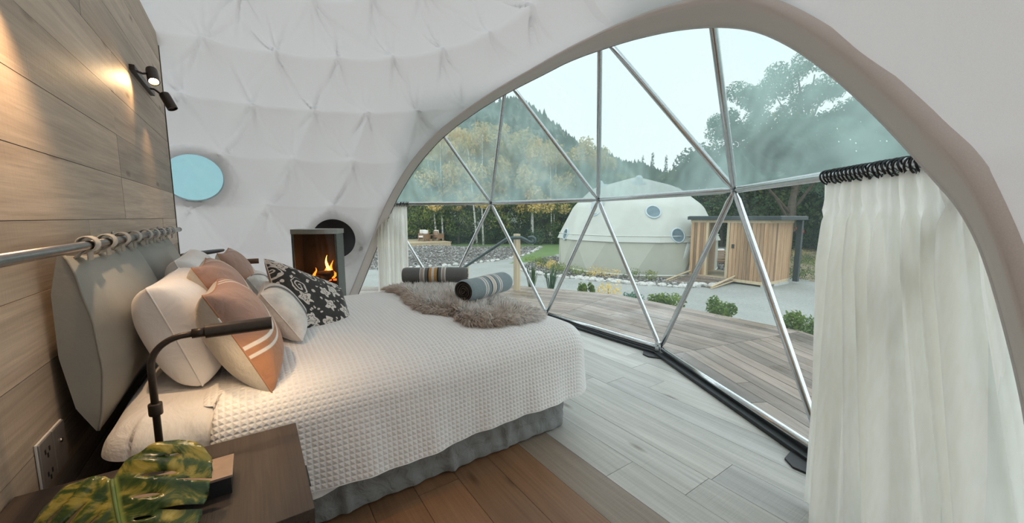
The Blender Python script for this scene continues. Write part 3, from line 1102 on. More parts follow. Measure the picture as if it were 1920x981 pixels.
def skirt():
    # ring of points round the base with quilted swags and creases
    x0, x1, y0, y1 = -0.42, 1.69, 1.815, 3.76
    per = []
    N = 520
    rr = 0.06
    segs = [((x0, y0), (x1, y0), (0, -1)), ((x1, y0), (x1, y1), (1, 0)), ((x1, y1), (x0, y1), (0, 1)), ((x0, y1), (x0, y0), (-1, 0))]
    Ls = [math.dist(a, b) for a, b, _ in segs]
    tot = sum(Ls)
    P = np.zeros((N, 15, 3)); UV = np.zeros((N, 15, 2))
    for i in range(N):
        s = i / N * tot
        k = 0
        while s > Ls[k]:
            s -= Ls[k]; k += 1
        a, b, nn = segs[k]
        t = s / Ls[k]
        px, py = a[0] + (b[0] - a[0]) * t, a[1] + (b[1] - a[1]) * t
        # round the corner
        cxx, cyy = (x0 + x1) / 2, (y0 + y1) / 2
        ex = max(abs(px - cxx) - ((x1 - x0) / 2 - 0.08), 0); ey = max(abs(py - cyy) - ((y1 - y0) / 2 - 0.08), 0)
        if ex > 0 and ey > 0:
            L = math.hypot(ex, ey); f = 0.08 / max(ex, ey) if False else 0.085 / max(L, 0.085)
            px = cxx + math.copysign((x1 - x0) / 2 - 0.08 + ex * f, px - cxx); py = cyy + math.copysign((y1 - y0) / 2 - 0.08 + ey * f, py - cyy)
        sg = i / N * tot
        for j in range(15):
            z = 0.012 + 0.27 * j / 14
            puff = 0.012 * abs(math.sin(PI * z / 0.09)) ** 0.7 - 0.010
            cr = 0.0
            for q in (0.33, 0.71, 1.25, 1.62, 2.6, 3.3, 3.9):
                dd = sg - q - 0.10 * (z - 0.1) * math.sin(q * 9)
                cr += 0.016 * math.exp(-(dd / 0.028) ** 2) * math.cos(dd / 0.02)
            cr += 0.006 * math.sin(sg * 23 + 8 * z) * math.sin(sg * 3.1 + 1) + 0.004 * math.sin(sg * 61 + 30 * z)
            off = puff + cr + 0.012 * (1 - z / 0.28)
            P[i, j] = (px + nn[0] * off, py + nn[1] * off, z); UV[i, j] = (sg, z)
    return grid_mesh('base_skirt', P, 'skirt', bed, UV, closed_u=True)


skirt()
MB().box((-0.40, 1.86, 0.27), (1.64, 3.72, 0.50), bev=0.05).build('mattress', 'sheet_cotton', bed, True)
MB().box((-0.40, 1.85, 0.02), (1.66, 3.73, 0.26), bev=0.01).build('base', 'black_rubber', bed)


def drape(name, x0, x1, y0, y1, r, hem, zt, mat, label, cat, skip_head=True, crown=0.03, flare=0.03, nper=None, ripple=0.012, head_d=0.10, seed=3):
    """a cloth over a rectangle: flat crowned top, rounded edge, hanging sides"""
    per = []
    qx0, qx1, qy0, qy1 = x0 + r, x1 - r, y0 + r, y1 - r
    d_ = 0.03

    def lin(a, b, dirv):
        L = math.dist(a, b); n_ = max(2, int(L / d_))
        for i in range(n_):
            per.append((a[0] + (b[0] - a[0]) * i / n_, a[1] + (b[1] - a[1]) * i / n_, dirv[0], dirv[1]))

    def cor(c, a0, a1):
        for i in range(16):
            t = a0 + (a1 - a0) * i / 16
            per.append((c[0], c[1], math.cos(t), math.sin(t)))
    lin((qx0, qy0), (qx1, qy0), (0, -1)); cor((qx1, qy0), -PI / 2, 0)
    lin((qx1, qy0), (qx1, qy1), (1, 0)); cor((qx1, qy1), 0, PI / 2)
    lin((qx1, qy1), (qx0, qy1), (0, 1)); cor((qx0, qy1), PI / 2, PI)
    lin((qx0, qy1), (qx0, qy0), (-1, 0)); cor((qx0, qy0), PI, 1.5 * PI)
    Q = np.array(per)
    N = len(Q)
    c = np.array([(qx0 + qx1) / 2, (qy0 + qy1) / 2])
    dmax = np.where(Q[:, 2] < -0.35, head_d, r * PI / 2 + (zt - r - hem))
    # blend near the head corners
    dmax = np.minimum(dmax, np.where(Q[:, 2] < 0, np.interp(-Q[:, 2], [0, 0.6], [r * PI / 2 + (zt - r - hem), head_d]), 9))
    ks = np.concatenate([np.linspace(0, 1, 24)[:-1] ** 0.8, 1 + np.linspace(0, 1, 34)])
    P = np.zeros((N, len(ks), 3)); UV = np.zeros((N, len(ks), 2))
    sper = np.cumsum(np.concatenate([[0], np.hypot(*np.diff(Q[:, :2], axis=0).T)])) + np.cumsum(np.concatenate([[0], np.abs(np.diff(np.arctan2(Q[:, 3], Q[:, 2])))])) * 0.12

    def zc(x, y):
        ex = np.clip((x - qx0) / (qx1 - qx0), 0, 1); ey = np.clip((y - qy0) / (qy1 - qy0), 0, 1)
        return zt + crown * (np.sin(PI * ex) ** 0.5 * np.sin(PI * ey) ** 0.5 - 1) + 0.006 * np.sin(x * 7 + y * 3) * np.sin(PI * ey) + 0.004 * np.sin(y * 11 - x * 5)
    for j, k in enumerate(ks):
        if k <= 1:
            xy = c + (Q[:, :2] - c) * k
            P[:, j, 0] = xy[:, 0]; P[:, j, 1] = xy[:, 1]; P[:, j, 2] = zc(xy[:, 0], xy[:, 1])
            UV[:, j] = xy
        else:
            d = (k - 1) * dmax
            ang = np.minimum(d / r, PI / 2)
            hor = r * np.sin(ang); drop = r * (1 - np.cos(ang)) + np.maximum(d - r * PI / 2, 0)
            hang = np.clip((d - r * PI / 2) / max(zt - r - hem, 0.01), 0, 1)
            wob = ripple * hang * (np.sin(sper * 7.3 + seed) + 0.6 * np.sin(sper * 17.1 + 2 * seed) + 0.35 * np.sin(sper * 39))
            hor = hor + flare * hang + wob
            z0 = zc(Q[:, 0], Q[:, 1])
            P[:, j, 0] = Q[:, 0] + Q[:, 2] * hor; P[:, j, 1] = Q[:, 1] + Q[:, 3] * hor
            P[:, j, 2] = z0 - drop + 0.012 * hang * np.sin(sper * 3.1 + seed)
            UV[:, j] = Q[:, :2] + Q[:, 2:] * d[:, None]
    o = grid_mesh(name, P, mat, None, UV, closed_u=True)
    bm = bmesh.new(); bm.from_mesh(o.data)
    bmesh.ops.remove_doubles(bm, verts=bm.verts[:], dist=1e-4)
    bmesh.ops.dissolve_degenerate(bm, edges=bm.edges[:], dist=1e-4)
    bm.to_mesh(o.data); bm.free()
    o.data.polygons.foreach_set('use_smooth', np.ones(len(o.data.polygons), dtype=bool))
    return tag(o, label, cat)


drape('duvet', -0.50, 0.35, 1.775, 3.80, 0.14, 0.20, 0.685, 'sheet_cotton', 'plain white sheet hanging at the head end of the bed', 'bedding', crown=0.01, flare=0.01, ripple=0.02, head_d=0.2)
drape('blanket', -0.30, 1.87, 1.75, 3.83, 0.17, 0.265, 0.735, 'waffle', 'white waffle weave blanket draped over the bed', 'blanket', crown=0.045, flare=0.03)


# ------------------------------------------------------------------ pillows and cushions
def pillow(name, mat, Pb, Pt, W, w, t, label, cat='pillow', group=None, ear=0.10, back=True, n=34, seed=0, sag=0.0, pa=3.0, zmin=None):
    """Pb/Pt: near-bottom and near-top corners, W: direction of the width"""
    Pb, Pt = np.array(Pb, float), np.array(Pt, float)
    W = np.array(W, float); W /= np.linalg.norm(W)
    Hv = Pt - Pb; h = np.linalg.norm(Hv); Hv /= h
    Nn = np.cross(W, Hv); Nn /= np.linalg.norm(Nn)
    if Nn[0] < 0 and abs(Nn[0]) > 0.2: Nn = -Nn
    r_ = np.random.default_rng(seed)
    s = np.linspace(-1, 1, n)
    s = np.sign(s) * (1 - (1 - np.abs(s)) ** 1.35)
    A, B = np.meshgrid(s, s, indexing='ij')
    x = A * (1 - ear * (1 - B ** 2) * np.abs(A) ** 2) * w / 2
    y = B * (1 - ear * (1 - A ** 2) * np.abs(B) ** 2) * h / 2
    th = t / 2 * ((1 - np.abs(A) ** pa) * (1 - np.abs(B) ** 3)) ** 0.42 * (0.82 + 0.18 * (1 - A ** 2) * (1 - B ** 2))
    wr = np.zeros_like(A)
    for _ in range(9):
        ca = r_.choice([-1, 1]); cb = r_.choice([-1, 1]); a = r_.uniform(0.15, 1.4)
        q = (A - ca) * math.sin(a) * ca - (B - cb) * math.cos(a) * cb
        d = np.hypot(A - ca, B - cb)
        wr += r_.uniform(0.3, 1.0) * np.exp(-(q / (0.05 + 0.10 * d)) ** 2) * np.clip(1 - d / 1.3, 0, 1) * np.clip(d / 0.2, 0, 1)
    wr *= 0.012 * np.minimum(1, th / (0.25 * t))
    C0 = Pb + Hv * h / 2 + W * w / 2

    def pt(off):
        p = C0 + x[..., None] * W + y[..., None] * Hv + off[..., None] * Nn
        p[..., 2] -= sag * (1 - A ** 2)
        return p
    F_ = pt(th + wr); K_ = pt(-(th + wr * 0.5))
    if zmin is not None:
        for Q_ in (F_, K_):
            Q_[..., 2] = np.where(Q_[..., 2] < zmin, zmin + 0.12 * (Q_[..., 2] - zmin) * 0, Q_[..., 2])
    nv = n * n
    V = np.concatenate([F_.reshape(-1, 3), K_.reshape(-1, 3)])
    ii, jj = np.meshgrid(np.arange(n - 1), np.arange(n - 1), indexing='ij')
    f1 = np.stack([ii * n + jj, (ii + 1) * n + jj, (ii + 1) * n + jj + 1, ii * n + jj + 1], -1).reshape(-1, 4)
    f2 = f1[:, ::-1] + nv
    uv = np.stack([(A + 1) / 2, (B + 1) / 2], -1).reshape(-1, 2)
    uv = np.concatenate([uv, uv])
    # keep front faces pointing outwards
    if np.dot(np.cross(W, Hv), Nn) < 0:
        f1 = f1[:, ::-1]; f2 = f2[:, ::-1]
    ba = np.concatenate([np.zeros(nv), np.ones(nv)])
    o = np_mesh(name, V, np.concatenate([f1, f2]), mat, None, uv, True, {'back': ba})
    o.data.validate()
    tag(o, label, cat, group)
    # seam cord all round the edge
    per = [(i, 0) for i in range(n)] + [(n - 1, j) for j in range(1, n)] + [(i, n - 1) for i in range(n - 2, -1, -1)] + [(0, j) for j in range(n - 2, -1, -1)]
    edge = [tuple((F_[i, j] + K_[i, j]) / 2) for i, j in per[::2]]
    MB().tube(edge, 0.0035, 5, False).build('seam', mat, o, True)
    return o


pillow('bed_pillow', 'white_cotton', (-0.21, 2.01, 0.69), (-0.355, 2.03, 1.12), (0.02, 1, 0), 0.74, 0.27, 'white pillow against the near half of the headboard', ear=0.03, seed=1, pa=9.0)
pillow('bed_pillow', 'white_cotton', (-0.22, 2.86, 0.70), (-0.37, 2.86, 1.15), (0.0, 1, 0.02), 0.74, 0.25, 'white pillow against the far half of the headboard', ear=0.03, seed=2, pa=9.0)
c_ = pillow('throw_cushion', 'terracotta', (0.03, 1.83, 0.665), (-0.17, 1.86, 1.10), (0.04, 1, 0.0), 0.50, 0.25, 'terracotta and beige cushion nearest the lamp, its corner at the bed edge', 'cushion', 'terracotta cushions', seed=5)
# zip pull and tag along its near edge
MB().tube([(-0.128, 1.853, 1.005), (-0.112, 1.851, 0.972), (-0.098, 1.849, 0.938)], 0.0035, 6).build('zip', 'white_cotton', c_)
pillow('throw_cushion', 'terracotta', (-0.03, 2.30, 0.74), (-0.24, 2.30, 1.165), (0.03, 1, 0.0), 0.50, 0.23, 'terracotta and beige cushion in the middle, behind the one by the lamp', 'cushion', 'terracotta cushions', seed=6)
pillow('throw_cushion', 'terracotta', (-0.02, 3.10, 0.745), (-0.19, 3.12, 1.165), (0.08, 1, 0.0), 0.50, 0.20, 'terracotta cushion at the far side of the bed, peak below the far lamp', 'cushion', 'terracotta cushions', seed=7)
pillow('throw_cushion', 'stripe', (0.19, 2.28, 0.735), (0.02, 2.36, 1.00), (0.06, 1, 0.0), 0.46, 0.20, 'cream cushion with a black stripe in front of the patterned cushion', 'cushion', 'cream striped cushions', ear=0.08, seed=8)
pillow('throw_cushion', 'stripe', (0.10, 3.00, 0.745), (-0.04, 3.02, 1.00), (0.06, 1, 0.0), 0.45, 0.18, 'cream cushion half hidden behind the patterned one, farther from the camera', 'cushion', 'cream striped cushions', ear=0.08, seed=9)
pillow('throw_cushion', 'paisley', (0.13, 2.56, 0.73), (0.055, 2.74, 1.15), (0.80, 0.30, -0.44), 0.52, 0.21, 'black cushion with cream scrolling flower print', 'cushion', seed=10, ear=0.03, zmin=0.700)

# ------------------------------------------------------------------ headboard rail and cushions
rail = thing('headboard_rail', 'brushed steel rail along the timber wall holding the headboard cushions', 'rail', (-0.52, 2.6, 1.29))
MB().tube([(-0.52, 0.75, 1.292), (-0.52, 4.41, 1.292)], 0.0175, 16).build('tube', 'steel_rail', rail, True)
MB().lathe([(0.020, 0), (0.020, 0.02), (0.012, 0.026)], 16, Matrix.Translation((-0.52, 4.41, 1.292)) @ Matrix.Rotation(-PI / 2, 4, 'X')).build('end_cap', 'steel_rail', rail, True)
for yb in (0.95, 3.03, 4.30):
    b = MB().tube([(WX, yb, 1.292), (-0.52, yb, 1.292)], 0.010, 10)
    b.lathe([(0.028, 0), (0.028, 0.006)], 16, Matrix.Translation((WX, yb, 1.292)) @ Matrix.Rotation(PI / 2, 4, 'Y'))
    b.build('bracket', 'steel_rail', rail, True)


def head_cushion(y0, y1, loops, label):
    root = thing('headboard_cushion', label, 'headboard cushion', ((-0.5), (y0 + y1) / 2, 0.58), 'headboard cushions')
    ny, nz = 26, 40
    zz = np.linspace(0, 1, nz)
    # thickness: nearly flat back, belly in the middle, knife edge at the bottom
    z = 0.575 + 0.685 * zz
    back = np.interp(zz, [0, 0.15, 0.45, 0.8, 1.0], [-0.545, -0.590, -0.615, -0.612, -0.585])
    front = np.interp(zz, [0, 0.12, 0.35, 0.65, 0.9, 1.0], [-0.535, -0.495, -0.470, -0.475, -0.520, -0.560])
    for _ in range(3):
        front[1:-1] = (front[:-2] + 2 * front[1:-1] + front[2:]) / 4
    yy = np.linspace(0, 1, ny)
    ys = y0 + (y1 - y0) * yy
    edge = np.clip(np.minimum(yy, 1 - yy) / 0.10, 0, 1) ** 0.45
    Fp = np.zeros((ny, nz, 3)); Bp_ = np.zeros((ny, nz, 3))
    bulge = 0.72 + 0.28 * edge
    for i in range(ny):
        pull = 0.02 * (1 - edge[i])
        wv = 0.006 * np.sin(9 * yy[i] + 5 * zz)
        Fp[i, :, 0] = back + (front - back) * (bulge[i] + 0.25 * edge[i] * np.sin(PI * zz)) + wv * np.sin(PI * zz)
        Fp[i, :, 1] = ys[i]
        Fp[i, :, 2] = z - 0.03 * np.sin(PI * yy[i]) * (zz > 0.98)
        Bp_[i, :, 0] = back; Bp_[i, :, 1] = ys[i]; Bp_[i, :, 2] = Fp[i, :, 2]
    # bulge the near and far side panels outwards
    for i in (0, ny - 1):
        sg = -1 if i == 0 else 1
        Fp[i, :, 1] += sg * 0.010 * np.sin(PI * zz)
    V = np.concatenate([Fp.reshape(-1, 3), Bp_.reshape(-1, 3)])
    nv = ny * nz
    ii, jj = np.meshgrid(np.arange(ny - 1), np.arange(nz - 1), indexing='ij')
    f1 = np.stack([ii * nz + jj, (ii + 1) * nz + jj, (ii + 1) * nz + jj + 1, ii * nz + jj + 1], -1).reshape(-1, 4)
    F = [f1, f1[:, ::-1] + nv]
    for i in (0, ny - 1):
        j = np.arange(nz - 1)
        q = np.stack([i * nz + j, i * nz + j + 1, nv + i * nz + j + 1, nv + i * nz + j], -1)
        F.append(q if i == 0 else q[:, ::-1])
    for j in (0, nz - 1):
        i = np.arange(ny - 1)
        q = np.stack([i * nz + j, nv + i * nz + j, nv + (i + 1) * nz + j, (i + 1) * nz + j], -1)
        F.append(q if j == 0 else q[:, ::-1])
    body = np_mesh('body', V, np.concatenate(F), 'grey_linen', root, None, True)
    body.data.set_sharp_from_angle(angle=math.radians(50))
    for i in (0, ny - 1):
        MB().tube([tuple(p) for p in Fp[i]], 0.0045, 6).build('piping', 'grey_linen', body, True)
    for yl in loops:
        pr = []
        for k in range(15):
            t = -0.45 * PI + 1.75 * PI * k / 14
            pr.append((-0.52 + 0.030 * math.cos(t) , 1.296 + 0.032 * math.sin(t)))
        pr = [(-0.515, 1.235)] + pr + [(-0.56, 1.245)]
        vs = []; fs = []
        for (px, pz) in pr:
            vs += [(px, yl - 0.028, pz), (px, yl + 0.028, pz)]
        for k in range(len(pr) - 1):
            fs.append((2 * k, 2 * k + 1, 2 * k + 3, 2 * k + 2))
        lo = MB().add(vs, fs).build('loop', 'strap_linen', root, True)
        md = lo.modifiers.new('thick', 'SOLIDIFY'); md.thickness = 0.005
    return root


head_cushion(2.06, 3.03, [2.13 + 0.235 * k for k in range(4)], 'grey linen headboard cushion nearer the camera, hung on the steel rail')
head_cushion(3.06, 4.10, [3.12 + 0.225 * k for k in range(5)], 'grey linen headboard cushion at the far end of the steel rail')


# ------------------------------------------------------------------ bedside table, lamp, leaf
def nightstand(y0, y1, label, group):
    root = thing('bedside_table', label, 'bedside table', (-0.27, (y0 + y1) / 2, 0), group)
    MB().box((-0.632, y0 + 0.008, 0.13), (0.082, y1 - 0.008, 0.535)).build('body', 'black_metal', root)
    MB().box((-0.635, y0, 0.535), (0.10, y1, 0.57), bev=0.002).build('top', 'dark_oak', root)
    for zz in (0.145, 0.345):
        d = MB().box((0.082, y0 + 0.012, zz), (0.100, y1 - 0.012, zz + 0.185), bev=0.002).build('drawer', 'dark_oak', root)
        MB().box((0.100, (y0 + y1) / 2 - 0.06, zz + 0.15), (0.112, (y0 + y1) / 2 + 0.06, zz + 0.16), bev=0.002).build('handle', 'black_metal', d)
    for sx_ in (-0.60, 0.04):
        for sy_ in (y0 + 0.03, y1 - 0.06):
            MB().box((sx_, sy_, 0), (sx_ + 0.03, sy_ + 0.03, 0.13)).build('leg', 'black_metal', root)
    return root


nightstand(1.15, 1.705, 'dark oak bedside table in the foreground under the lamp and leaf', 'bedside tables')
nightstand(3.95, 4.50, 'dark oak bedside table on the far side of the bed', 'bedside tables')


def reading_lamp(dy, label, light=True):
    root = thing('reading_lamp', label, 'lamp', (-0.25, 1.55 + dy, 0.57), 'swing arm reading lamps')
    P = lambda x, y, z: (x, y + dy, z)
    b = MB().box(P(-0.335, 1.36, 0.57), P(-0.098, 1.475, 0.622)).build('base', 'black_metal', root)
    MB().box(P(-0.338, 1.355, 0.622), P(-0.093, 1.48, 0.630), bev=0.001).build('base_top', 'lamp_base_brown', root)
    MB().lathe([(0.011, 0), (0.011, 0.018), (0.0095, 0.021)], 16, Matrix.Translation(P(-0.155, 1.415, 0.630))).build('switch_knob', 'black_metal', root, True)
    MB().box(P(-0.32, 1.46, 0.57), P(-0.285, 1.705, 0.582)).build('post_foot', 'black_metal', root)
    arm = [P(-0.305, 1.69, 0.58), P(-0.305, 1.69, 0.90)]
    for k in range(1, 11):
        t = k / 10 * PI / 2
        arm.append(P(-0.305 + 0.095 * (1 - math.cos(t)), 1.69, 0.90 + 0.095 * math.sin(t)))
    arm.append(P(-0.17, 1.69, 0.997))
    MB().tube(arm, 0.0105, 14).build('post', 'bronze_lamp', root, True)
    MB().lathe([(0.018, 0), (0.019, 0.004), (0.019, 0.036), (0.018, 0.04)], 20, Matrix.Translation(P(-0.305, 1.69, 0.735))).build('collar', 'bronze_lamp', root, True)
    MY = Matrix.Rotation(PI / 2, 4, 'Y')
    MB().lathe([(0.0165, 0), (0.0165, 0.045)], 20, Matrix.Translation(P(-0.192, 1.69, 0.997)) @ MY).build('sleeve', 'bronze_lamp', root, True)
    # half-open cylindrical head
    vs = []; fs = []
    n_ = 28
    L0, L1, r0 = -0.155, 0.043, 0.0245
    head = MB()
    prof = []
    for x_ in (L0, L1):
        for k in range(n_ + 1):
            t = math.radians(-60 + 300 * k / n_)
            vs.append(P(x_, 1.69 + r0 * math.cos(t), 0.998 + r0 * math.sin(t)))
    for k in range(n_):
        fs.append((k, k + 1, n_ + 2 + k, n_ + 1 + k))
    fs.append(tuple(range(n_ + 1))[::-1]); fs.append(tuple(range(n_ + 1, 2 * n_ + 2)))
    h = MB().add(vs, fs).build('head', 'bronze_lamp' if dy == 0 else 'lamp_copper', root, True)
    h.data.set_sharp_from_angle(angle=math.radians(40))
    MB().box(P(L0 + 0.02, 1.682, 0.986), P(L1 - 0.02, 1.698, 0.991)).build('diffuser', 'bulb', h)
    if light:
        ld = bpy.data.lights.new('reading_lamp_light', 'AREA'); ld.shape = 'RECTANGLE'; ld.size = 0.15; ld.size_y = 0.02
        ld.energy = 0.5; ld.color = (1.0, 0.70, 0.42)
        lo = bpy.data.objects.new('reading_lamp_light', ld); COL.objects.link(lo)
        lo.parent = root; lo.matrix_parent_inverse = Matrix.Translation(-root.location)
        lo.location = P((L0 + L1) / 2, 1.69, 0.972)
    return root


reading_lamp(0.0, 'dark bronze reading lamp with cylinder head over the near bedside table')
reading_lamp(2.50, 'reading lamp with brown cylinder head by the far end of the headboard')

st = thing('side_stand', 'dark oval disc on a thin stem beyond the pillows, left of the far lamp head', 'stand', (-0.37, 4.35, 0.57))
MB().lathe([(0.02, 0), (0.165, 0.002), (0.175, 0.012), (0.17, 0.02), (0.02, 0.024)], 40, Matrix.Translation((-0.375, 4.28, 1.075)) @ Matrix.Rotation(math.radians(-6), 4, 'Y')).build('disc', 'black_metal', st, True)
MB().tube([(-0.44, 4.28, 0.57), (-0.44, 4.28, 1.078)], 0.010, 10).build('stem', 'black_metal', st, True)
MB().lathe([(0.07, 0), (0.07, 0.012)], 24, Matrix.Translation((-0.44, 4.28, 0.57))).build('foot', 'black_metal', st, True)


def monstera():
    root = thing('monstera_leaf', 'large split green and yellow monstera leaf in front of the bedside table', 'plant', (-0.38, 1.24, 0.57))
    # half outline of the leaf in leaf space: a = sideways, b = along midrib from the stalk
    half = [(0.0, 0.0), (0.015, -0.045), (0.05, -0.085), (0.10, -0.098), (0.15, -0.082), (0.185, -0.040), (0.203, 0.01)]
    slits = [((0.198, 0.118), (0.125, 0.085), (0.194, 0.126)), ((0.168, 0.192), (0.075, 0.145), (0.162, 0.201)), ((0.122, 0.262), (0.060, 0.215), (0.114, 0.270))]
    mids = [(0.190, 0.150), (0.150, 0.225), (0.085, 0.305)]
    pts = list(half) + [(0.212, 0.05), (0.207, 0.09)]
    for s_, m_ in zip(slits, mids):
        pts += [s_[0], (s_[0][0] * 0.5 + s_[1][0] * 0.5, s_[0][1] * 0.45 + s_[1][1] * 0.55), s_[1], (s_[2][0] * 0.5 + s_[1][0] * 0.5, s_[2][1] * 0.5 + s_[1][1] * 0.5 + 0.003), s_[2], m_]
    pts.append((0.0, 0.375))
    right = pts
    left = [(-a * 1.05, b) for a, b in pts[1:-1]][::-1]
    outl = right + left
    # densify
    poly = []
    for i in range(len(outl)):
        p, q = outl[i], outl[(i + 1) % len(outl)]
        k = max(1, int(math.dist(p, q) / 0.012))
        for j in range(k):
            poly.append((p[0] + (q[0] - p[0]) * j / k, p[1] + (q[1] - p[1]) * j / k))
    holes = []
    for sx_ in (-1, 1):
        for (a, b, la, lb) in ((0.095, 0.045, 0.042, 0.0075), (0.062, 0.095, 0.030, 0.006), (0.045, 0.150, 0.020, 0.005), (0.125, -0.005, 0.028, 0.005)):
            ct, st_ = math.cos(0.45), math.sin(0.45)
            holes.append([(sx_ * (a + la * math.cos(t) * ct - lb * math.sin(t) * st_), b + la * math.cos(t) * st_ + lb * math.sin(t) * ct) for t in np.linspace(0, 2 * PI, 17)[:-1]])
    verts = [Vector(p) for p in poly]
    edges = [(i, (i + 1) % len(poly)) for i in range(len(poly))]
    for h in holes:
        b = len(verts)
        verts += [Vector(p) for p in h]
        edges += [(b + i, b + (i + 1) % len(h)) for i in range(len(h))]

    def inpoly(p, pl):
        c = False
        for i in range(len(pl)):
            a, b = pl[i], pl[i - 1]
            if (a[1] > p[1]) != (b[1] > p[1]) and p[0] < (b[0] - a[0]) * (p[1] - a[1]) / (b[1] - a[1]) + a[0]:
                c = not c
        return c
    for a in np.arange(-0.21, 0.21, 0.014):
        for b in np.arange(-0.10, 0.38, 0.014):
            if inpoly((a, b), poly) and not any(min(math.dist((a, b), q) for q in h) < 0.006 or inpoly((a, b), h) for h in holes):
                verts.append(Vector((a, b)))
    vo, eo, fo, _, _, _ = delaunay_2d_cdt(verts, edges, [], 0, 1e-5)
    F = []
    for f in fo:
        c = sum((vo[i] for i in f), Vector((0, 0))) / 3
        if inpoly(c, poly) and not any(inpoly(c, h) for h in holes):
            F.append(tuple(f))
    P0 = Vector((-0.335, 1.335, 0.722))
    mdir = Vector((0.20, -0.80, -0.50)).normalized()
    wdir = Vector((0.83, -0.42, -0.07)); wdir = (wdir - mdir * wdir.dot(mdir)).normalized()
    nrm = wdir.cross(mdir)
    if nrm.z < 0: nrm = -nrm
    V = []
    UVs = []
    for p in vo:
        a, b = p.x, (p.y if p.y > 0 else p.y * 0.62)
        lift = 0.035 * (abs(a) / 0.2) - 0.9 * a * a * 2.2 - 0.55 * max(b, 0) ** 2 + 0.006 * math.cos((b - 0.75 * abs(a)) * 95) * min(abs(a) / 0.05, 1)
        if b < 0: lift -= 1.2 * b * b
        V.append(P0 + (wdir * a + mdir * b) * 0.88 + nrm * lift)
        UVs.append((a, b))
    me = bpy.data.meshes.new('blade'); me.from_pydata(V, [], F); me.update()
    u = me.uv_layers.new(name='UVMap')
    for lp in me.loops:
        u.data[lp.index].uv = UVs[lp.vertex_index]
    o = link_mesh('blade', me, 'monstera', root, True)
    md = o.modifiers.new('thick', 'SOLIDIFY'); md.thickness = 0.0012
    MB().tube([V[0] - nrm * 0.003, P0 + Vector((-0.005, 0.03, -0.05)), Vector((-0.36, 1.33, 0.64)), Vector((-0.385, 1.25, 0.60))], [0.005, 0.005, 0.006, 0.006], 8).build('stalk', 'stem_green', root, True)
    mr = []
    for b in np.linspace(0, 0.36, 14):
        mr.append(P0 + mdir * b * 0.88 + nrm * (-0.55 * b * b + 0.008))
    MB().tube(mr, [0.004 * (1 - k / 16) + 0.0008 for k in range(14)], 6).build('midrib', 'stem_green', root, True)
    vz = thing('leaf_vase', 'small dark vase holding the monstera leaf on the bedside table', 'vase', (-0.39, 1.24, 0.57))
    MB().lathe([(0.045, 0.0), (0.055, 0.02), (0.05, 0.05), (0.022, 0.07), (0.026, 0.08)], 28, Matrix.Translation((-0.39, 1.24, 0.57))).build('body', 'vase', vz, True)


monstera()

# power point on the wall
ot = thing('wall_socket', 'grey double wall socket with two plates on the timber wall', 'socket', (WX, 1.97, 0.56))
for (ya, yb) in ((1.868, 1.968), (1.974, 2.074)):
    pl = MB().box((WX, ya, 0.482), (WX + 0.012, yb, 0.645), bev=0.003).build('plate', 'outlet', ot)
    MB().box((WX, ya - 0.0015, 0.480), (WX + 0.007, yb + 0.0015, 0.647), bev=0.002).build('plate_rim', 'outlet_edge', pl)
    if ya < 1.9:
        for zz in (0.52, 0.60):
            for dy in (-0.016, 0.016, 0.0):
                MB().box((WX + 0.0122, 1.918 + dy - 0.004, zz - 0.006 - (0.018 if dy == 0 else 0)), (WX + 0.0135, 1.918 + dy + 0.004, zz + 0.010 - (0.018 if dy == 0 else 0))).build('slot', 'outlet_dark', pl)
    else:
        MB().lathe([(0.008, 0), (0.008, 0.005)], 14, Matrix.Translation((WX + 0.012, 2.024, 0.585)) @ Matrix.Rotation(PI / 2, 4, 'Y')).build('switch', 'screw', pl, True)


# ------------------------------------------------------------------ wall spotlights
def wall_spots(dy, label, e1, e2):
    root = thing('wall_spotlight', label, 'wall lamp', (WX, 4.25 + dy, 2.46), 'twin wall spotlights')
    P = lambda x, y, z: Vector((x, y + dy, z))
    MB().box(P(WX, 3.90, 2.445), P(WX + 0.03, 4.62, 2.485), bev=0.003).build('bar', 'bronze_lamp', root)
    for (ya, c, dr) in ((3.96, P(-0.535, 4.03, 2.46), Vector((0.12, -0.55, -0.75))), (4.44, P(-0.49, 4.30, 2.345), Vector((0.38, -0.20, -0.9)))):
        dr.normalize()
        MB().tube([P(WX + 0.02, ya, 2.46), P(WX + 0.055, ya + (0.03 if ya < 4.2 else -0.03), 2.455), c - dr * 0.03], 0.008, 10).build('arm', 'bronze_lamp', root, True)
        q = dr.to_track_quat('Z', 'Y').to_matrix().to_4x4()
        Mh = Matrix.Translation(c) @ q
        hd = MB().lathe([(0.020, -0.075), (0.034, -0.065), (0.036, -0.05), (0.036, 0.065), (0.030, 0.065), (0.028, 0.045), (0.001, 0.045)], 24, Mh).build('head', 'bronze_lamp', root, True)
        hd.data.set_sharp_from_angle(angle=math.radians(40))
        lit = ya < 4.2
        MB().lathe([(0.027, 0.050), (0.020, 0.056), (0.001, 0.058)], 20, Mh).build('lens', 'bulb' if lit else 'lamp_copper', hd, True)
        ld = bpy.data.lights.new('spot_beam', 'SPOT')
        ld.energy = e1 if lit else e2; ld.color = (1.0, 0.62, 0.30) if dy == 0 else (1.0, 0.645, 0.36); ld.spot_size = math.radians(100 if lit else 90); ld.spot_blend = 1.0; ld.shadow_soft_size = 0.02
        lo = bpy.data.objects.new('spot_beam', ld); COL.objects.link(lo)
        lo.parent = root; lo.matrix_parent_inverse = Matrix.Translation(-root.location)
        aim = Vector((-0.20, -0.62, -0.40)) if lit else Vector((-0.10, -0.06, -1.0))
        lo.location = c + dr * 0.075
        lo.rotation_euler = aim.normalized().to_track_quat('-Z', 'Y').to_euler()
    return root


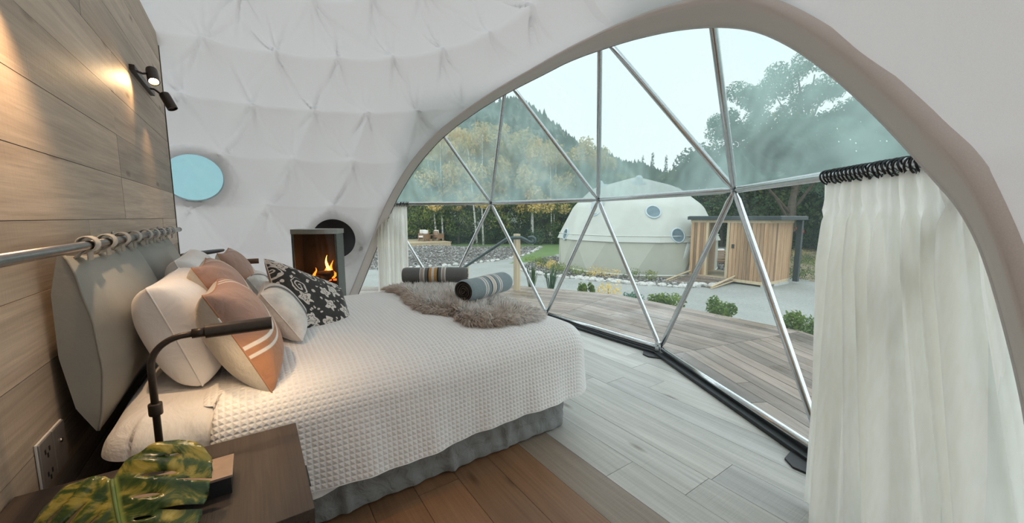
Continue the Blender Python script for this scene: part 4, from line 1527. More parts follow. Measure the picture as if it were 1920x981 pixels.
wall_spots(0.0, 'twin dark bronze spotlights on a bar high on the timber wall', 9.0, 7.0)
wall_spots(-2.30, 'twin spotlights on a bar above the near end of the headboard', 30.0, 42.0)


# ------------------------------------------------------------------ things on the foot of the bed
def sheepskin():
    root = thing('sheepskin', 'fluffy brown and cream sheepskin across the foot of the bed', 'sheepskin', (1.4, 2.8, 0.735))
    ctr = [(1.17, 3.70), (1.00, 3.55), (1.06, 3.2), (0.98, 2.85), (0.99, 2.50), (1.10, 2.32), (1.10, 2.14), (1.22, 2.03), (1.45, 1.99), (1.63, 2.04), (1.72, 2.25), (1.70, 2.6), (1.70, 3.0), (1.64, 3.4), (1.55, 3.62), (1.36, 3.66)]
    n = len(ctr)
    # smooth closed outline
    out = []
    for i in range(n):
        p0, p1, p2, p3 = [np.array(ctr[(i + k) % n]) for k in (-1, 0, 1, 2)]
        for t in np.linspace(0, 1, 9)[:-1]:
            out.append(0.5 * ((2 * p1) + (-p0 + p2) * t + (2 * p0 - 5 * p1 + 4 * p2 - p3) * t * t + (-p0 + 3 * p1 - 3 * p2 + p3) * t ** 3))
    out = np.array(out)
    c = np.array([1.34, 2.78])

    def top(x, y):
        ey = np.clip((y - 1.92) / (3.66 - 1.92), 0, 1); ex = np.clip((x + 0.13) / 1.76, 0, 1)
        z = 0.735 + 0.045 * (np.sin(PI * ex) ** 0.5 * np.sin(PI * ey) ** 0.5 - 1)
        return z
    ks = np.linspace(0, 1, 14)
    V = []
    for k in ks:
        xy = c + (out - c) * k
        z = top(xy[:, 0], xy[:, 1]) + 0.006 + 0.030 * np.sqrt(np.clip(1 - k ** 6, 0, 1)) + 0.008 * np.sin(xy[:, 0] * 17) * np.sin(xy[:, 1] * 13)
        V.append(np.c_[xy, z])
    P = np.stack(V, 0)
    pelt = grid_mesh('pelt', P, 'pelt', root, closed_v=True)
    # fur blades
    r_ = np.random.default_rng(4)
    N = 30000
    kk = np.sqrt(r_.uniform(0.0, 1.0, N)); kk[:9000] = r_.uniform(0.92, 1.0, 9000)
    oi = r_.uniform(0, len(out), N)
    i0 = oi.astype(int) % len(out); i1 = (i0 + 1) % len(out); fr_ = (oi % 1)[:, None]
    po = out[i0] * (1 - fr_) + out[i1] * fr_
    xy = c + (po - c) * kk[:, None]
    z = top(xy[:, 0], xy[:, 1]) + 0.006 + 0.030 * np.sqrt(np.clip(1 - kk ** 6, 0, 1))
    base = np.c_[xy, z]
    rad = (po - c); rad /= np.linalg.norm(rad, axis=1)[:, None]
    clump = np.c_[np.sin(xy[:, 0] * 41 + 3 * np.sin(xy[:, 1] * 23)), np.sin(xy[:, 1] * 37 + 3 * np.sin(xy[:, 0] * 29))]
    edge = np.clip((kk - 0.75) / 0.25, 0, 1)[:, None]
    dirv = np.c_[rad * (0.25 + 0.9 * edge) + clump * 0.45 + r_.normal(0, 0.25, (N, 2)), 0.75 - 0.55 * edge[:, 0] + r_.normal(0, 0.15, N)]
    dirv /= np.linalg.norm(dirv, axis=1)[:, None]
    L = r_.uniform(0.04, 0.08, N)[:, None]
    side = np.cross(dirv, r_.normal(0, 1, (N, 3))); side /= np.linalg.norm(side, axis=1)[:, None]
    w = 0.0022
    droop = np.c_[np.zeros((N, 2)), np.full(N, -0.008)] * (1 + edge)
    v0 = base - side * w; v1 = base + side * w
    mid = base + dirv * L * 0.6
    v2 = mid + side * w * 0.8; v3 = mid - side * w * 0.8
    v4 = base + dirv * L + droop
    VV = np.stack([v0, v1, v2, v3, v4], 1).reshape(-1, 3)
    VV[:, 2] = np.maximum(VV[:, 2], top(VV[:, 0], VV[:, 1]) - 0.02)
    b = (np.arange(N) * 5)[:, None]
    F = np.concatenate([b + np.array([0, 1, 2]), b + np.array([0, 2, 3]), b + np.array([3, 2, 4])])
    ti = np.tile(np.array([0.8, 0.8, 1.0, 1.0, 1.0]), N) * np.repeat(1 - 0.75 * edge[:, 0] * (xy[:, 0] < 1.35), 5)
    fur = np_mesh('fur', VV, F, 'fur', root, None, False, {'tip': ti})
    fur['kind'] = 'stuff'
    return root


sheepskin()


def towel(name, mat, a, b, r, label, turns=4.2, flat=0.9):
    a, b = Vector(a), Vector(b)
    d = (b - a); L = d.length; d.normalize()
    s = Vector((0, 0, 1)).cross(d).normalized()
    root = thing(name, label, 'blanket roll', tuple((a + b) / 2 - Vector((0, 0, r))), 'rolled wool blankets')
    M_ = Matrix(((d.x, s.x, 0, a.x), (d.y, s.y, 0, a.y), (d.z, s.z, 1, a.z), (0, 0, 0, 1)))
    # outer wrap
    nu, nv = 44, 40
    P = np.zeros((nu, nv, 3)); UV = np.zeros((nu, nv, 2))
    for i in range(nu):
        u = i / (nu - 1)
        e = min(u, 1 - u)
        rr = r * (0.90 + 0.10 * min(e / 0.05, 1) ** 0.5)
        for j in range(nv):
            t = 2 * PI * j / nv
            rj = rr * (1 + 0.012 * math.sin(3 * t + 5 * u) + 0.01 * math.sin(11 * u + t))
            p = M_ @ Vector((u * L, rj * math.cos(t), rj * flat * math.sin(t)))
            P[i, j] = p; UV[i, j] = (u, j / nv)
    body = grid_mesh('wrap', P, mat, root, UV, closed_v=True)
    # spiral edges at both ends
    for x_, sg in ((0.004, -1), (L - 0.004, 1)):
        pts = []
        for k in range(150):
            t = 2 * PI * turns * k / 149
            rr = r * (0.06 + 0.85 * k / 149)
            pts.append((rr * math.cos(t), rr * flat * math.sin(t), rr))
        vs = []; fs = []
        th = r * 0.085
        for k, (py, pz, rr) in enumerate(pts):
            f0 = (rr - th) / rr
            xo = sg * (0.010 - 0.02 * (rr / r) + 0.006 * math.sin(k * 0.31))
            for q, xx in ((1.0, 0), (1.0, 1), (max(f0, 0.02), 1), (max(f0, 0.02), 0)):
                vs.append(M_ @ Vector((x_ - sg * 0.03 + (xo + sg * 0.03) * xx, py * q, pz * q)))
        for k in range(len(pts) - 1):
            for e in range(4):
                fs.append((4 * k + e, 4 * k + (e + 1) % 4, 4 * k + 4 + (e + 1) % 4, 4 * k + 4 + e))
        MB().add(vs, fs).build('rolled_edge', 'towel_inner' if x_ < 0.1 else mat, root)
        MB().lathe([(r * 0.86, 0), (r * 0.86, 0.002)], 30, M_ @ Matrix.Translation((x_ - sg * 0.022, 0, 0)) @ Matrix.Rotation(PI / 2, 4, 'Y') @ Matrix.Scale(flat, 4, (1, 0, 0))).build('core', 'towel_inner', root)
    return root


towel('rolled_blanket', 'towel_dark', (1.18, 3.57, 0.845), (1.70, 3.25, 0.845), 0.083, 'charcoal rolled blanket with ochre and cream stripes, farther back on the sheepskin')
towel('rolled_blanket', 'towel_blue', (1.25, 2.46, 0.86), (1.74, 2.66, 0.86), 0.092, 'blue grey rolled blanket with cream stripes, nearer on the sheepskin')


# ------------------------------------------------------------------ wood stove
def stove():
    loc = Vector((0.69, 5.22, 0))
    root = thing('wood_stove', 'dark wood burning stove with a lit fire behind curved glass', 'stove', tuple(loc))
    a = math.radians(24)
    n_ = Vector((-math.sin(a), -math.cos(a), 0)); r_ = Vector((math.cos(a), -math.sin(a), 0))
    # local: x = viewer's right, y = into the stove, z up
    M_ = Matrix(((r_.x, -n_.x, 0, loc.x), (r_.y, -n_.y, 0, loc.y), (0, 0, 1, 0), (0, 0, 0, 1)))
    w, d = 0.25, 0.36

    def sect(bulge, y0, inset=0.0):
        pts = []
        for k in range(13):
            t = -1 + 2 * k / 12
            pts.append((t * (w - inset), y0 - bulge * (1 - t * t)))
        return pts
    front = sect(0.05, -d / 2)
    full = front + [(w, d / 2 - 0.05), (w - 0.06, d / 2), (-w + 0.06, d / 2), (-w, d / 2 - 0.05)]
    MB().prism(full, 0.0, 0.06, M_).build('plinth', 'black_metal', root)
    MB().prism(full, 0.06, 0.56, M_).build('lower_body', 'stove', root)
    MB().prism([(x_ * 1.03, y_ * 1.03) for x_, y_ in full], 1.20, 1.255, M_).build('top_plate', 'stove_grey', root)
    fb = MB()
    # firebox: side walls, back and floor
    fb.box((-w, -d / 2 + 0.01, 0.56), (-w + 0.02, d / 2 - 0.05, 1.20), M_)
    fb.box((-w + 0.02, d / 2 - 0.07, 0.56), (w - 0.02, d / 2 - 0.03, 1.20), M_)
    fb.build('firebox', 'firebox', root)
    MB().box((w - 0.02, -d / 2 + 0.02, 0.56), (w, d / 2 - 0.05, 1.20), M_, 0.003).build('side_panel', 'stove', root)
    MB().box((-w - 0.002, -d / 2 + 0.02, 0.56), (-w, d / 2 - 0.05, 1.20), M_).build('side_panel', 'stove', root)
    for sx_ in (-1, 1):
        MB().box((sx_ * (w - 0.012) - 0.012, -d / 2 - 0.012, 0.56), (sx_ * (w - 0.012) + 0.012, -d / 2 + 0.02, 1.20), M_, 0.003).build('door_frame', 'stove', root)
    g = sect(0.05, -d / 2 + 0.004, 0.02)
    vs = [(x_, y_, 0.575) for x_, y_ in g] + [(x_, y_, 1.19) for x_, y_ in g]
    MB().add(vs, [(i, i + 1, 13 + i + 1, 13 + i) for i in range(12)], M_).build('glass', 'stove_glass', root, True)
    MB().prism(front + [(w, -d / 2 + 0.02), (-w, -d / 2 + 0.02)], 0.555, 0.58, M_).build('door_sill', 'stove', root)
    for (x0, y0, x1, y1, z_) in ((-0.13, 0.0, 0.15, 0.02, 0.64), (-0.10, 0.06, 0.14, -0.03, 0.69), (0.0, -0.04, 0.12, 0.09, 0.63)):
        MB().tube([M_ @ Vector((x0, y0, z_)), M_ @ Vector((x1, y1, z_ + 0.02))], 0.035, 9).build('log', 'log', root)

    def flame(x_, y_, z_, h, wd, mat, seed):
        rr = random.Random(seed)
        pr = []
        n2 = 10
        b = MB()
        vs = []; fs = []
        for i in range(n2):
            t = i / (n2 - 1)
            ra = wd * (math.sin(PI * (0.12 + 0.88 * t) ** 0.6)) * (1 - t * 0.35) + 0.001
            ox = 0.018 * math.sin(5 * t + seed); oy = 0.01 * math.sin(4 * t + 2 * seed)
            for k in range(8):
                q = 2 * PI * k / 8
                vs.append((x_ + ox + ra * math.cos(q), y_ + oy + 0.6 * ra * math.sin(q), z_ + h * t))
        for i in range(n2 - 1):
            for k in range(8):
                fs.append((i * 8 + k, i * 8 + (k + 1) % 8, (i + 1) * 8 + (k + 1) % 8, (i + 1) * 8 + k))
        b.add(vs, fs, M_).build('flame', mat, root, True)
    flame(0.085, 0.0, 0.66, 0.27, 0.026, 'flame_inner', 1)
    flame(0.125, 0.03, 0.66, 0.20, 0.026, 'flame_outer', 2)
    flame(0.055, 0.05, 0.65, 0.18, 0.022, 'flame_outer', 3)
    flame(-0.065, -0.01, 0.66, 0.12, 0.018, 'flame_outer', 4)
    flame(0.16, -0.02, 0.64, 0.09, 0.018, 'flame_outer', 5)
    for k in range(7):
        rr = random.Random(k)
        x_, y_ = rr.uniform(-0.1, 0.18), rr.uniform(-0.05, 0.06)
        MB().box((x_, y_, 0.60), (x_ + 0.03, y_ + 0.03, 0.625), M_, 0.006).build('ember', 'ember', root)
    ld = bpy.data.lights.new('fire_light', 'POINT'); ld.energy = 2.0; ld.color = (1.0, 0.42, 0.12); ld.shadow_soft_size = 0.06
    lo = bpy.data.objects.new('fire_light', ld); COL.objects.link(lo); lo.parent = root; lo.matrix_parent_inverse = Matrix.Translation(-loc)
    lo.location = M_ @ Vector((0.06, -0.05, 0.84))
    # flue to the back
    MB().tube([M_ @ Vector((0, d / 2 - 0.04, 1.08)), M_ @ Vector((0.0, d / 2 + 0.30, 1.08))], 0.075, 20).build('flue', 'black_metal', root, True)
    return root


stove()
# flue port: dark round plate set in the liner behind the stove
fp = thing('flue_plate', 'black round flue plate set in the fabric behind the stove', 'flue plate', tuple(on_dome(70.6, 1.08, RL)))
Mq = dome_frame(70.6, 7.9, RL - 0.005)
MB().lathe([(0.30, -0.05), (0.312, -0.05), (0.318, 0.0), (0.312, 0.012), (0.29, 0.012), (0.285, -0.03), (0.001, -0.03)], 56, Mq).build('plate', 'black_metal', fp, True)
rim = MB()
vs = []; fs = []
for k in range(72):
    t = 2 * PI * k / 72
    wob = 0.005 * math.sin(11 * t) + 0.004 * math.sin(29 * t)
    vs += [(0.316 * math.cos(t), 0.316 * math.sin(t), 0.012), (0.40 * math.cos(t), 0.40 * math.sin(t), 0.022 + wob), (0.44 * math.cos(t), 0.44 * math.sin(t), -0.01 + wob)]
for k in range(72):
    a = 3 * k; b = 3 * ((k + 1) % 72)
    fs += [(a, a + 1, b + 1, b), (a + 1, a + 2, b + 2, b + 1)]
rim.add(vs, fs, Mq)
rim.build('fabric_collar', 'liner', fp, True)


# ------------------------------------------------------------------ curtains
def curtain(name, top_a, top_b, bot_a, bot_b, ztop, folds, label, rings, ring_a, ring_b, amp=0.035, seed=1, zbot=0.02):
    root = thing(name, label, 'curtain', tuple(((Vector((*bot_a, 0)) + Vector((*bot_b, 0))) / 2)), 'sheer window curtains')
    nu, nv = folds * 14, 60
    r_ = np.random.default_rng(seed)
    u = np.linspace(0, 1, nu); v = np.linspace(0, 1, nv)
    U, Vv = np.meshgrid(u, v, indexing='ij')
    ta, tb, ba, bb = [np.array(p, float) for p in (top_a, top_b, bot_a, bot_b)]
    ph = np.cumsum(np.interp(u, np.linspace(0, 1, 9), r_.uniform(0.6, 1.5, 9))); ph = ph / ph[-1] * folds * 2 * PI
    wav = np.sin(ph)[:, None] + 0.35 * np.sin(2.3 * ph + 1)[:, None]
    fine = np.sin(ph * 2.7)[:, None]
    big = np.sin(ph / 2.9 + 0.7)[:, None]
    k = Vv  # 0 = top
    A = amp * (0.30 + 0.9 * np.clip(k / 0.25, 0, 1))
    off = A * wav * (0.6 + 0.4 * np.clip(1 - k, 0, 1)) + 0.35 * A * fine * np.clip(1 - k / 0.35, 0.1, 1) + amp * 1.3 * big * np.clip(k, 0, 1)
    # heading pinch
    pin = np.exp(-((k - 0.085) / 0.02) ** 2)
    off = off * (1 - 0.55 * pin)
    base = (ta * (1 - U[..., None]) + tb * U[..., None]) * (1 - k[..., None]) + (ba * (1 - U[..., None]) + bb * U[..., None]) * k[..., None]
    tdir = (tb - ta) / np.linalg.norm(tb - ta)
    nrm = np.array([-tdir[1], tdir[0]])
    P = np.zeros((nu, nv, 3))
    P[..., :2] = base + nrm * off[..., None] + tdir * (0.25 * off * np.roll(wav, 5, 0))[..., None]
    P[..., 2] = ztop + (zbot - ztop) * k + 0.012 * np.sin(ph * 2.7 + 0.4)[:, None] * np.clip(1 - k / 0.06, 0, 1)
    cl = grid_mesh('cloth', P, 'curtain', root)
    ra, rb = Vector(ring_a), Vector(ring_b)
    d = (rb - ra).normalized()
    q = d.to_track_quat('Z', 'Y').to_matrix().to_4x4()
    for i in range(rings):
        p = ra + (rb - ra) * (i / max(rings - 1, 1))
        rr = random.Random(i + seed)
        ringpts = [(0.034 * math.cos(t), 0.034 * math.sin(t), 0.004 * math.sin(2 * t)) for t in np.linspace(0, 2 * PI, 19)]
        MB().tube(ringpts, 0.0042, 6, False, Matrix.Translation(p - Vector((0, 0, 0.008))) @ q @ Matrix.Rotation(rr.uniform(-0.25, 0.25), 4, 'X')).build('curtain_ring', 'black_metal', root, True)
    return root


u3, u4 = Up[3], Up[4]
dd = (u4 - u3)
curtain('curtain', (2.36, 0.72), (1.84, 0.17), (2.10, 0.64), (1.72, -0.12), 1.565, 9, 'sheer cream curtain gathered at the right side of the window', 26,
        tuple(u3 + dd * 0.58), tuple(u3 + dd * 0.93), 0.036, 3)
u0, u1 = Up[0], Up[1]
dd = (u1 - u0)
curtain('curtain', (1.60, 5.99), (1.98, 5.72), (1.55, 5.90), (1.95, 5.66), 1.565, 7, 'sheer cream curtain gathered beyond the stove at the left of the window', 16,
        tuple(u0 + dd * 0.02), tuple(u0 + dd * 0.24), 0.028, 5)

# ------------------------------------------------------------------ outside: ground
D2 = Vector((14.9, 11.6, -0.9))        # centre of the neighbouring dome


def ground_z(x, y):
    x = np.asarray(x, float); y = np.asarray(y, float)
    rr = np.hypot(x - CX, y - CY)
    z = np.interp(rr, [0, 5.7, 6.4, 7.5, 10.5, 60, 400], [-0.25, -0.22, -0.24, -0.55, -0.9, -0.9, -0.9])
    md = np.hypot((x - 9.0) / 4.6, (y - 22.0) / 4.4)
    z = z + 0.45 * np.clip(1 - md ** 2, 0, 1)
    z = z + 0.02 * np.sin(x * 1.7 + 0.6 * y) * np.sin(y * 1.3)
    return z


def inp(x, y, poly):
    c = np.zeros(np.shape(x), bool)
    n_ = len(poly)
    for i in range(n_):
        ax, ay = poly[i]; bx, by = poly[i - 1]
        with np.errstate(divide='ignore', invalid='ignore'):
            t = ((ay > y) != (by > y)) & (x < (bx - ax) * (y - ay) / (by - ay + 1e-12) + ax)
        c ^= t
    return c


LAWN = [(10.2, 15.2), (13.0, 16.2), (20, 20.5), (26, 22), (60, 30), (60, 60), (5, 60), (5, 30), (11.5, 28), (14.5, 25.5), (18.2, 22.6), (13.2, 18.2)]
MOUND = [(4.5, 17.0), (8.2, 16.4), (10.8, 17.0), (13.2, 18.2), (18.2, 22.6), (14.5, 25.5), (11.5, 28), (3, 30), (-2, 24)]
BANK = [(14.8, 4.4), (16.3, 4.2), (17.0, 6.2), (30, 11), (60, 20), (60, 5), (30, 2.0), (13.0, 3.0)]
PATCH = [(7.4, 2.0), (9.2, 2.15), (9.6, 2.75), (7.9, 2.75)]
STRIP_R = (5.75, 6.75)


def build_ground():
    step = 0.3
    xs = np.arange(-12, 48, step); ys = np.arange(-14, 50, step)
    X, Y = np.meshgrid(xs, ys, indexing='ij')
    Z = ground_z(X, Y)
    xc = X[:-1, :-1] + step / 2; yc = Y[:-1, :-1] + step / 2
    rr = np.hypot(xc - CX, yc - CY)
    r2 = np.hypot(xc - D2.x, yc - D2.y)
    az_ = np.degrees(np.arctan2(yc - CY, xc - CX))
    kind = np.zeros(xc.shape, int)                       # 0 gravel
    kind[inp(xc, yc, LAWN)] = 1
    kind[inp(xc, yc, MOUND)] = 2
    kind[inp(xc, yc, BANK)] = 3
    bed_ = (r2 < 5.2 + 0.25 * np.sin(np.arctan2(yc - D2.y, xc - D2.x) * 5)) & ~((yc < 8.3) & (xc > 12.5))
    kind[bed_] = 2
    kind[(rr > STRIP_R[0] - 0.4) & (rr < STRIP_R[1] - 0.25 + 0.15 * np.sin(az_ * 0.4)) & (az_ < 12) & (az_ > -40)] = 2
    kind[inp(xc, yc, PATCH)] = 1
    kind[(yc > 34)] = 3
    kind[(xc > 30)] = 3
    kind[rr < 5.4] = 9
    # big surround
    V = []
    big = MB()
    names = {0: ('ground', 'gravel', 'pale gravel yard'), 1: ('lawn', 'grass', 'mown green lawn'), 2: ('mulch_bed', 'mulch', 'dark mulch planting beds'), 3: ('meadow_ground', 'meadow', 'rough brown meadow ground')}
    out = {}
    for k, (nm, mt, lb) in names.items():
        kp = kind == k
        o = grid_mesh(nm, np.stack([X, Y, Z], -1), mt, keep=kp)
        bm = bmesh.new(); bm.from_mesh(o.data)
        bmesh.ops.delete(bm, geom=[v for v in bm.verts if not v.link_faces], context='VERTS')
        bm.to_mesh(o.data); bm.free()
        out[k] = tag(o, lb, kind='structure')
    far = MB()
    far.box((-600, 49.5, -1.1), (700, 700, -0.95)); far.box((47.5, -300, -1.1), (700, 49.5, -0.95)); far.box((-600, -300, -1.1), (-12, 49.5, -0.95)); far.box((-12, -300, -1.1), (47.5, -14, -0.95))
    tag(far.build('far_ground', 'meadow'), 'distant meadow ground', kind='structure')
    return X, Y, kind, xc, yc


gX, gY, gkind, gxc, gyc = build_ground()


def chips():
    # bark chips and stones lying on the mulch: uncountable
    r_ = np.random.default_rng(9)
    ii, jj = np.where(gkind == 2)
    dist = np.hypot(gxc[ii, jj], gyc[ii, jj])
    wgt = 1 / (dist ** 1.0)
    N = 9000
    s = r_.choice(len(ii), N, p=wgt / wgt.sum())
    x = gxc[ii[s], jj[s]] + r_.uniform(-0.16, 0.16, N); y = gyc[ii[s], jj[s]] + r_.uniform(-0.16, 0.16, N)
    z = ground_z(x, y)
    sz = r_.uniform(0.02, 0.055, N) * np.interp(np.hypot(x, y), [6, 20], [1.0, 2.2])
    base = np.array([(-1, -.45, 0), (1, -.35, 0), (.8, .5, 0), (-.9, .4, 0), (-.6, -.2, .5), (.7, -.1, .4), (.5, .3, .5), (-.5, .2, .35)])
    a = r_.uniform(0, 2 * PI, N); tl = r_.normal(0, 0.35, N)
    P = base[None] * sz[:, None, None]
    ca, sa = np.cos(a)[:, None], np.sin(a)[:, None]
    X_ = P[..., 0] * ca - P[..., 1] * sa; Y_ = P[..., 0] * sa + P[..., 1] * ca
    Z_ = P[..., 2] + X_ * tl[:, None]
    V = np.stack([X_ + x[:, None], Y_ + y[:, None], Z_ + z[:, None] + 0.01], -1).reshape(-1, 3)
    f = np.array([(0, 1, 5, 4), (1, 2, 6, 5), (2, 3, 7, 6), (3, 0, 4, 7), (4, 5, 6, 7)])
    F = (np.arange(N)[:, None, None] * 8 + f[None]).reshape(-1, 4)
    o = np_mesh('bark_chips', V, F, 'chip', None, None, False)
    tag(o, 'grey and brown bark chips scattered over the planting beds', 'mulch', kind='stuff')


chips()

# deck round the dome: boards run along each straight side, mitred at the corners
deck = tag(empty('deck', (4.6, 3.0, -0.03)), 'curved weathered timber deck outside the window', kind='structure')
dr_ = random.Random(12)
for i in range(5):
    a0, a1 = math.radians(BAZ[i + 1]), math.radians(BAZ[i])
    p0 = Vector((CX + math.cos(a0), CY + math.sin(a0))) - Vector((CX, CY)); p1 = Vector((CX + math.cos(a1), CY + math.sin(a1))) - Vector((CX, CY))
    am = (a0 + a1) / 2; ha = (a1 - a0) / 2
    nn = Vector((math.cos(am), math.sin(am))); tt = Vector((-math.sin(am), math.cos(am)))
    q = RS * math.cos(ha) + 0.0
    bw = 0.14
    rout = 5.86 * math.cos(ha) if i > 0 else 5.5 * math.cos(ha)
    while q < rout - 0.02:
        q1 = min(q + bw, rout) - 0.006
        h0, h1 = q * math.tan(ha), q1 * math.tan(ha)
        cuts = [-1.0]
        if dr_.random() < 0.45: cuts.append(dr_.uniform(-0.5, 0.5))
        cuts.append(1.0)
        for c0, c1 in zip(cuts[:-1], cuts[1:]):
            g0 = 0.003
            loc = [(q, c0 * h0 + g0), (q1, c0 * h1 + g0), (q1, c1 * h1 - g0), (q, c1 * h0 - g0)]
            # mesh is laid out with its grain along local y
            rot = Matrix(((nn.x, tt.x, 0, CX), (nn.y, tt.y, 0, CY), (0, 0, 1, 0), (0, 0, 0, 1)))
            o = MB().prism(loc, -0.055, -0.025 - dr_.random() * 0.002).build('board', 'deck_wood', deck)
            o.matrix_parent_inverse = Matrix.Translation(-deck.location) @ rot
        q += bw
    fa = MB()
    rot = Matrix(((nn.x, tt.x, 0, CX), (nn.y, tt.y, 0, CY), (0, 0, 1, 0), (0, 0, 0, 1)))
    o = MB().box((rout, -rout * math.tan(ha), -0.26), (rout + 0.025, rout * math.tan(ha), -0.03)).build('fascia_board', 'deck_wood', deck)
    o.matrix_parent_inverse = Matrix.Translation(-deck.location) @ rot
    o = MB().prism([(RS * math.cos(ha), -RS * math.sin(ha)), (rout, -rout * math.tan(ha)), (rout, rout * math.tan(ha)), (RS * math.cos(ha), RS * math.sin(ha))], -0.12, -0.06).build('joist_frame', 'joint', deck)
    o.matrix_parent_inverse = Matrix.Translation(-deck.location) @ rot

# stairs and handrail at the far end of the deck
hr = thing('stair_handrail', 'dark steel handrail on two timber posts going down from the deck', 'handrail', (4.25, 6.4, -0.2))
gz = float(ground_z(4.15, 8.0))
MB().box((4.20, 6.00, -0.25), (4.30, 6.10, 1.075), bev=0.006).build('post', 'pale_timber', hr)
MB().box((4.14, 8.00, gz - 0.05), (4.23, 8.09, 0.24), bev=0.006).build('post', 'pale_timber', hr)
pts = []
for t in np.linspace(0, 1.25 * PI, 9):
    pts.append((4.50 + 0.055 * math.sin(t), 5.92 - 0.05 * math.sin(t), 0.955 - 0.055 * math.cos(t) + 0.0))
pts = pts[::-1]
pts = [(p[0], p[1], p[2]) for p in pts]
pts += [(4.30, 5.99, 1.005), (4.12, 6.03, 1.0), (4.04, 6.10, 0.975), (3.99, 7.86, 0.22), (3.96, 7.96, 0.195), (3.80, 8.02, 0.195), (3.72, 8.05, 0.17), (3.70, 8.06, 0.10)]
MB().tube(pts, 0.032, 10).build('rail', 'handrail', hr, True)
for k in range(4):
    s_ = tag(MB().box((3.1, 6.35 + 0.36 * k, -0.30 - 0.17 * k), (4.14, 6.70 + 0.36 * k, -0.20 - 0.17 * k), bev=0.004).build('stair_tread', 'deck_wood'), ['top', 'second', 'third', 'lowest'][k] + ' timber stair tread below the deck by the handrail', 'stair', 'deck stair treads')


